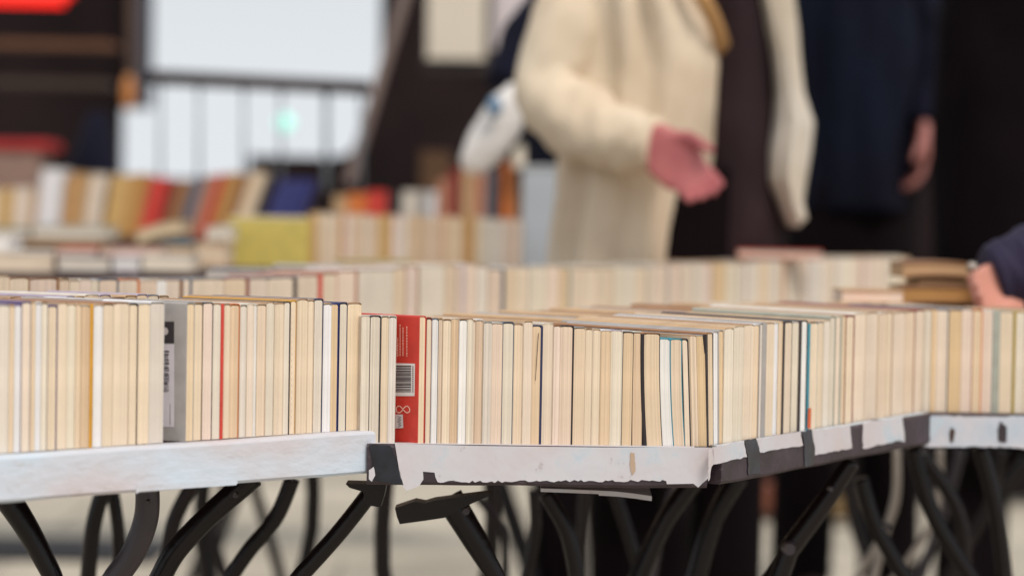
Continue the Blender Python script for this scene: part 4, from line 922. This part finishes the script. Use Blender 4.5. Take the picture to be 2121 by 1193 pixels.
# --- person in dark blue coat farther back
Y3 = 6.0
J = std_joints(W(1775, 0, Y3).x, Y3, (.3, -1), 1.0)
J['sh_r'] = W(1880, -40, Y3); J['el_r'] = W(1925, 150, Y3); J['wr_r'] = W(1912, 255, Y3-.08); J['hd_r'] = Vector((0, -.2, -1))
J['sh_l'] = W(1710, -40, Y3); J['el_l'] = W(1715, 170, Y3+.03); J['wr_l'] = W(1735, 270, Y3+.02)
p3, o3 = person('person in a long dark blue coat with one bare hand at the side', J, M_navy, M_black, hs=1.1)
M_blue = plain('dark_teal_blue_cloth', lin((15, 22, 36)), .9, .5, 4, .3, rgb2=lin((18, 12, 24)), spec=.12)
bm = bmesh.new(); loft(bm, dense(px_secs([(-110, 1730, 1830), (-70, 1650, 1890), (60, 1640, 1905), (200, 1640, 1905), (330, 1635, 1897), (440, 1630, 1900)], Y3, .15), 5), 48, .2, 21, 2.5); link_mesh('coat', bm, M_blue, p3, origin=o3, smooth=True)
sleeve(p3, o3, [W(1870, -50, Y3), W(1915, 50, Y3), W(1927, 160, Y3-.02), W(1914, 262, Y3-.08)], [.07, .066, .06, .045], M_navy, seed=8)
# --- person in black at right
Y4 = 5.2
J = std_joints(W(2150, 0, Y4).x, Y4, (0, 1), 1.02)
for s_ in ('r', 'l'):
    for k_ in ('sh_', 'el_', 'wr_'): J[k_+s_].x = J['pelvis'].x+(J[k_+s_].x-J['pelvis'].x)*(.6 if k_ == 'sh_' else .42)
p4, o4 = person('person in a long black coat seen from behind at the right edge', J, M_black, M_black)
bm = bmesh.new(); loft(bm, dense(px_secs([(-120, 2080, 2220), (-80, 1960, 2340), (60, 1938, 2360), (250, 1938, 2360), (500, 1932, 2365), (760, 1925, 2370), (950, 1940, 2360)], Y4, .17), 5), 40, .06, 31, 3); link_mesh('long_coat', bm, M_black, p4, origin=o4, smooth=True)
for s_ in (): sleeve(p4, o4, [J['sh_'+s_], J['el_'+s_], J['wr_'+s_]], [.07, .065, .05], M_black, seed=11)
# --- person browsing at right edge: sleeve and hand reach in
Y5 = 3.3
M_purple = plain('dark_violet_knit', lin((32, 24, 54)), .85, .3, 10, .5, bscale=120)
cx5 = W(2700, 0, Y5).x
J = std_joints(cx5, Y5+.25, (-1, -.2), 1.0)
J['sh_r'] = W(2480, -150, Y5+.1); J['el_r'] = W(2330, 330, Y5+.05); J['wr_r'] = W(2114, 580, Y5-.01)
J['hd_r'] = W(2046, 606, Y5-.05)-W(2114, 580, Y5-.01); J['th_r'] = Vector((-.2, -.6, -.8))
J['sh_l'] = J['sh_r']+Vector((.05, .38, 0)); J['el_l'] = J['sh_l']+Vector((.02, .06, -.29)); J['wr_l'] = J['el_l']+Vector((-.12, 0, -.2))
p5, o5 = person('person in a dark violet sleeve whose hand leafs through books at right edge', J, M_purple, M_black, skin=plain('skin_fair', lin((200, 138, 120)), .5, .12, 12, .05), curl=(.6, .4), hs=.85)
sleeve(p5, o5, [W(2490, -160, Y5+.1), W(2400, 150, Y5+.08), W(2310, 440, Y5+.04), W(2200, 522, Y5), W(2112, 562, Y5-.01), W(2050, 576, Y5-.02)], [.07, .068, .066, .06, .054, .04], M_purple, seed=4, fold=.1)
c = J['pelvis']; bm = bmesh.new(); loft(bm, dense([(1.47, c.x, c.y, .08, .08), (1.41, c.x, c.y, .13, .2), (1.2, c.x, c.y, .14, .2), (.9, c.x, c.y, .15, .2)], 4), 32, .05); link_mesh('jumper', bm, M_purple, p5, origin=o5, smooth=True)
sleeve(p5, o5, [J['sh_l'], J['el_l'], J['wr_l']], [.068, .06, .045], M_purple, seed=14)
bm = bmesh.new(); tube(bm, [W(2016, 548, Y5-.05), W(2012, 560, Y5-.055)], .007, 14); link_mesh('ring', bm, M_silver, p5, origin=o5, smooth=True)
# ------------------------------------------------------------------ background things
def emis(name, rgb, st):
    m, nt, b = newmat(name); b.inputs['Base Color'].default_value = (*rgb, 1); b.inputs['Emission Color'].default_value = (*rgb, 1); b.inputs['Emission Strength'].default_value = st
    return m
def bgbox(name, x0, y0, x1, y1, Y, th, mat, label, cat, bev=.01, parts=None):
    a = W(x0, y0, Y); b = W(x1, y1, Y); c = Vector(((a.x+b.x)/2, Y+th/2, (a.z+b.z)/2)); bm = bmesh.new(); box(bm, c, (b.x-a.x, th, a.z-b.z))
    if bev: bmesh.ops.bevel(bm, geom=bm.edges[:], offset=bev, segments=2, affect='EDGES')
    o = link_mesh(name, bm, mat, origin=Vector((c.x, c.y, b.z))); return tag(o, label, cat)
bgbox('sign', -160, -80, 148, 12, 9, .06, emis('red_sign_light', lin((216, 58, 46)), .62), 'glowing red sign at the top left corner', 'sign', .03)
t_ = thing('railing', W(540, 330, 6.97), 'dark brown rail with thin balusters across the bright opening', 'railing'); ob = t_.location.copy()
bm = bmesh.new(); a = W(304, 160, 6.95); b = W(768, 183, 6.95); tube(bm, [a, b], .0215, 10, .5); link_mesh('handrail', bm, plain('rail_brown', lin((40, 20, 20)), .6), t_, origin=ob, smooth=True)
for x in (332, 412, 505, 582, 676, 748):
    bm = bmesh.new(); a = W(x, 168, 6.97); b = W(x, 395, 6.97); tube(bm, [a, b], .0052 if x != 676 else .009, 8); link_mesh('baluster', bm, plain('rail_grey', lin((128, 138, 148)), .5) if x == 332 else bpy.data.materials['rail_grey'], t_, origin=ob, smooth=True)
bm = bmesh.new(); tube(bm, [W(848, -40, 7.5), W(722, 380, 7.5)], .017, 10); tag(link_mesh('pole', bm, plain('dull_pole', lin((124, 106, 100)), .5), origin=W(722, 380, 7.5)), 'slanting brownish pole beside the bright opening', 'pole')
bm = bmesh.new(); a = W(296, -160, 11.9); tube(bm, [W(296, 224, 11.9), a], .024, 10); tag(link_mesh('post', bm, plain('blue_grey_post', lin((58, 66, 82)), .5), origin=W(296, 224, 11.9)), 'thin blue-grey upright post left of the bright opening', 'post')
bm = bmesh.new(); a = W(276, -160, 11.9); tube(bm, [W(276, 222, 11.9), a], .024, 10); tag(link_mesh('post', bm, plain('brown_post', lin((88, 66, 54)), .5), origin=W(276, 222, 11.9)), 'brown upright post behind the blue-grey one', 'post')
bm = bmesh.new(); ell(bm, W(266, 192, 8.4), (.022, .022, .062)); tag(link_mesh('lantern', bm, emis('amber_glow', lin((166, 106, 54)), .2), origin=W(266, 220, 8.4), smooth=True), 'small amber lantern hanging on the left posts', 'lamp')
bm = bmesh.new(); ell(bm, W(590, 255, 9.3), (.034, .034, .034)); tag(link_mesh('signal_light', bm, emis('teal_glow', lin((150, 222, 205)), .75), origin=W(590, 270, 9.3), smooth=True), 'small round teal light beyond the railing', 'light')
bgbox('shelf', -200, 80, 232, 98, 8.6, .2, plain('orange_brown_wood', lin((112, 70, 44)), .6), 'orange-brown wooden shelf high on the dark left stall', 'shelf', .004)
bgbox('shelf', -200, 160, 222, 180, 9.4, .2, plain('dark_brown_wood', lin((64, 50, 40)), .6), 'dark brown lower shelf on the left stall', 'shelf', .004)
bgbox('poster', 888, -120, 1004, 124, 8.4, .012, plain('cream_paper', lin((206, 196, 180)), .8, .08, 6, .05), 'cream paper notice pinned on the dark wall', 'poster', 0)
bgbox('poster', 1012, -120, 1112, 102, 8.5, .012, plain('pinkish_paper', lin((208, 198, 200)), .8, .08, 6, .05), 'pinkish white notice behind the navy sleeve', 'poster', 0)
for x, yb, Y in ((946, 124, 8.4), (1062, 102, 8.5)):
    bm = bmesh.new(); a = W(x, yb, Y)
    box(bm, Vector((a.x, Y+.05, (a.z+2.2)/2)), (.24, .05, 2.2-a.z+.08)); tag(link_mesh('notice_board', bm, plain('board_back', lin((48, 40, 40)), .8), origin=Vector((a.x, Y, a.z))), 'dark board carrying the %s notice' % ('cream' if x == 946 else 'pinkish'), 'board')
# dark parasol, crate, brown box
bm = bmesh.new(); a = W(178, 345, 7.6); b = W(215, 235, 7.6); bmesh.ops.create_cone(bm, cap_ends=True, segments=24, radius1=.13, radius2=.03, depth=b.z-.885, matrix=Matrix.Translation(Vector((a.x, 7.6, (b.z+.885)/2))))
for v in bm.verts: v.co.x += (v.co.z-.885)*.1
tag(link_mesh('tarpaulin', bm, M_navy, origin=Vector((a.x, 7.6, .885)), smooth=True), 'folded navy tarpaulin behind the leaning books', 'tarpaulin')
t_ = thing('crate', W(30, 400, 7.3), 'brownish crate with a red cloth over it at far left', 'crate'); ob = t_.location.copy()
a = W(-60, 312, 7.3); b = W(82, 312, 7.3); bm = bmesh.new(); box(bm, Vector(((a.x+b.x)/2, 7.4, (a.z+.885)/2)), (b.x-a.x, .2, a.z-.885)); link_mesh('box', bm, plain('mauve_brown', lin((140, 112, 100)), .7), t_, origin=ob)
bm = bmesh.new(); box(bm, Vector(((a.x+b.x)/2+.01, 7.4, a.z+.018)), (b.x-a.x+.05, .23, .034)); bmesh.ops.bevel(bm, geom=bm.edges[:], offset=.01, segments=2, affect='EDGES'); link_mesh('cloth', bm, plain('red_cloth', lin((168, 40, 40)), .7), t_, origin=ob)
bgbox('carton', 870, 312, 930, 440, 8, .2, plain('carton_brown', lin((84, 56, 30)), .8), 'dim brown carton in the dark between stalls', 'box', .005)
bgbox('case', -250, 1146, 330, 1215, 6.5, .4, plain('black_case', lin((24, 22, 26)), .6), 'low black case on the paving at left', 'case', .02)
bgbox('holdall', 1560, 1008, 1660, 1072, 7.6, .2, plain('rust_leather', lin((120, 66, 44)), .6), 'rust brown bag on the paving under the receding table', 'bag', .03)
bgbox('holdall', 1700, 1035, 1800, 1078, 7.5, .15, plain('ochre_canvas', lin((120, 96, 60)), .7), 'small ochre bag on the paving right of the rust one', 'bag', .02)
bgbox('partition', 1560, 700, 2500, 1040, 8.2, .1, plain('grey_partition', lin((30, 24, 25)), .9, spec=.1), 'dark grey partition standing behind the right tables', 'partition', 0)
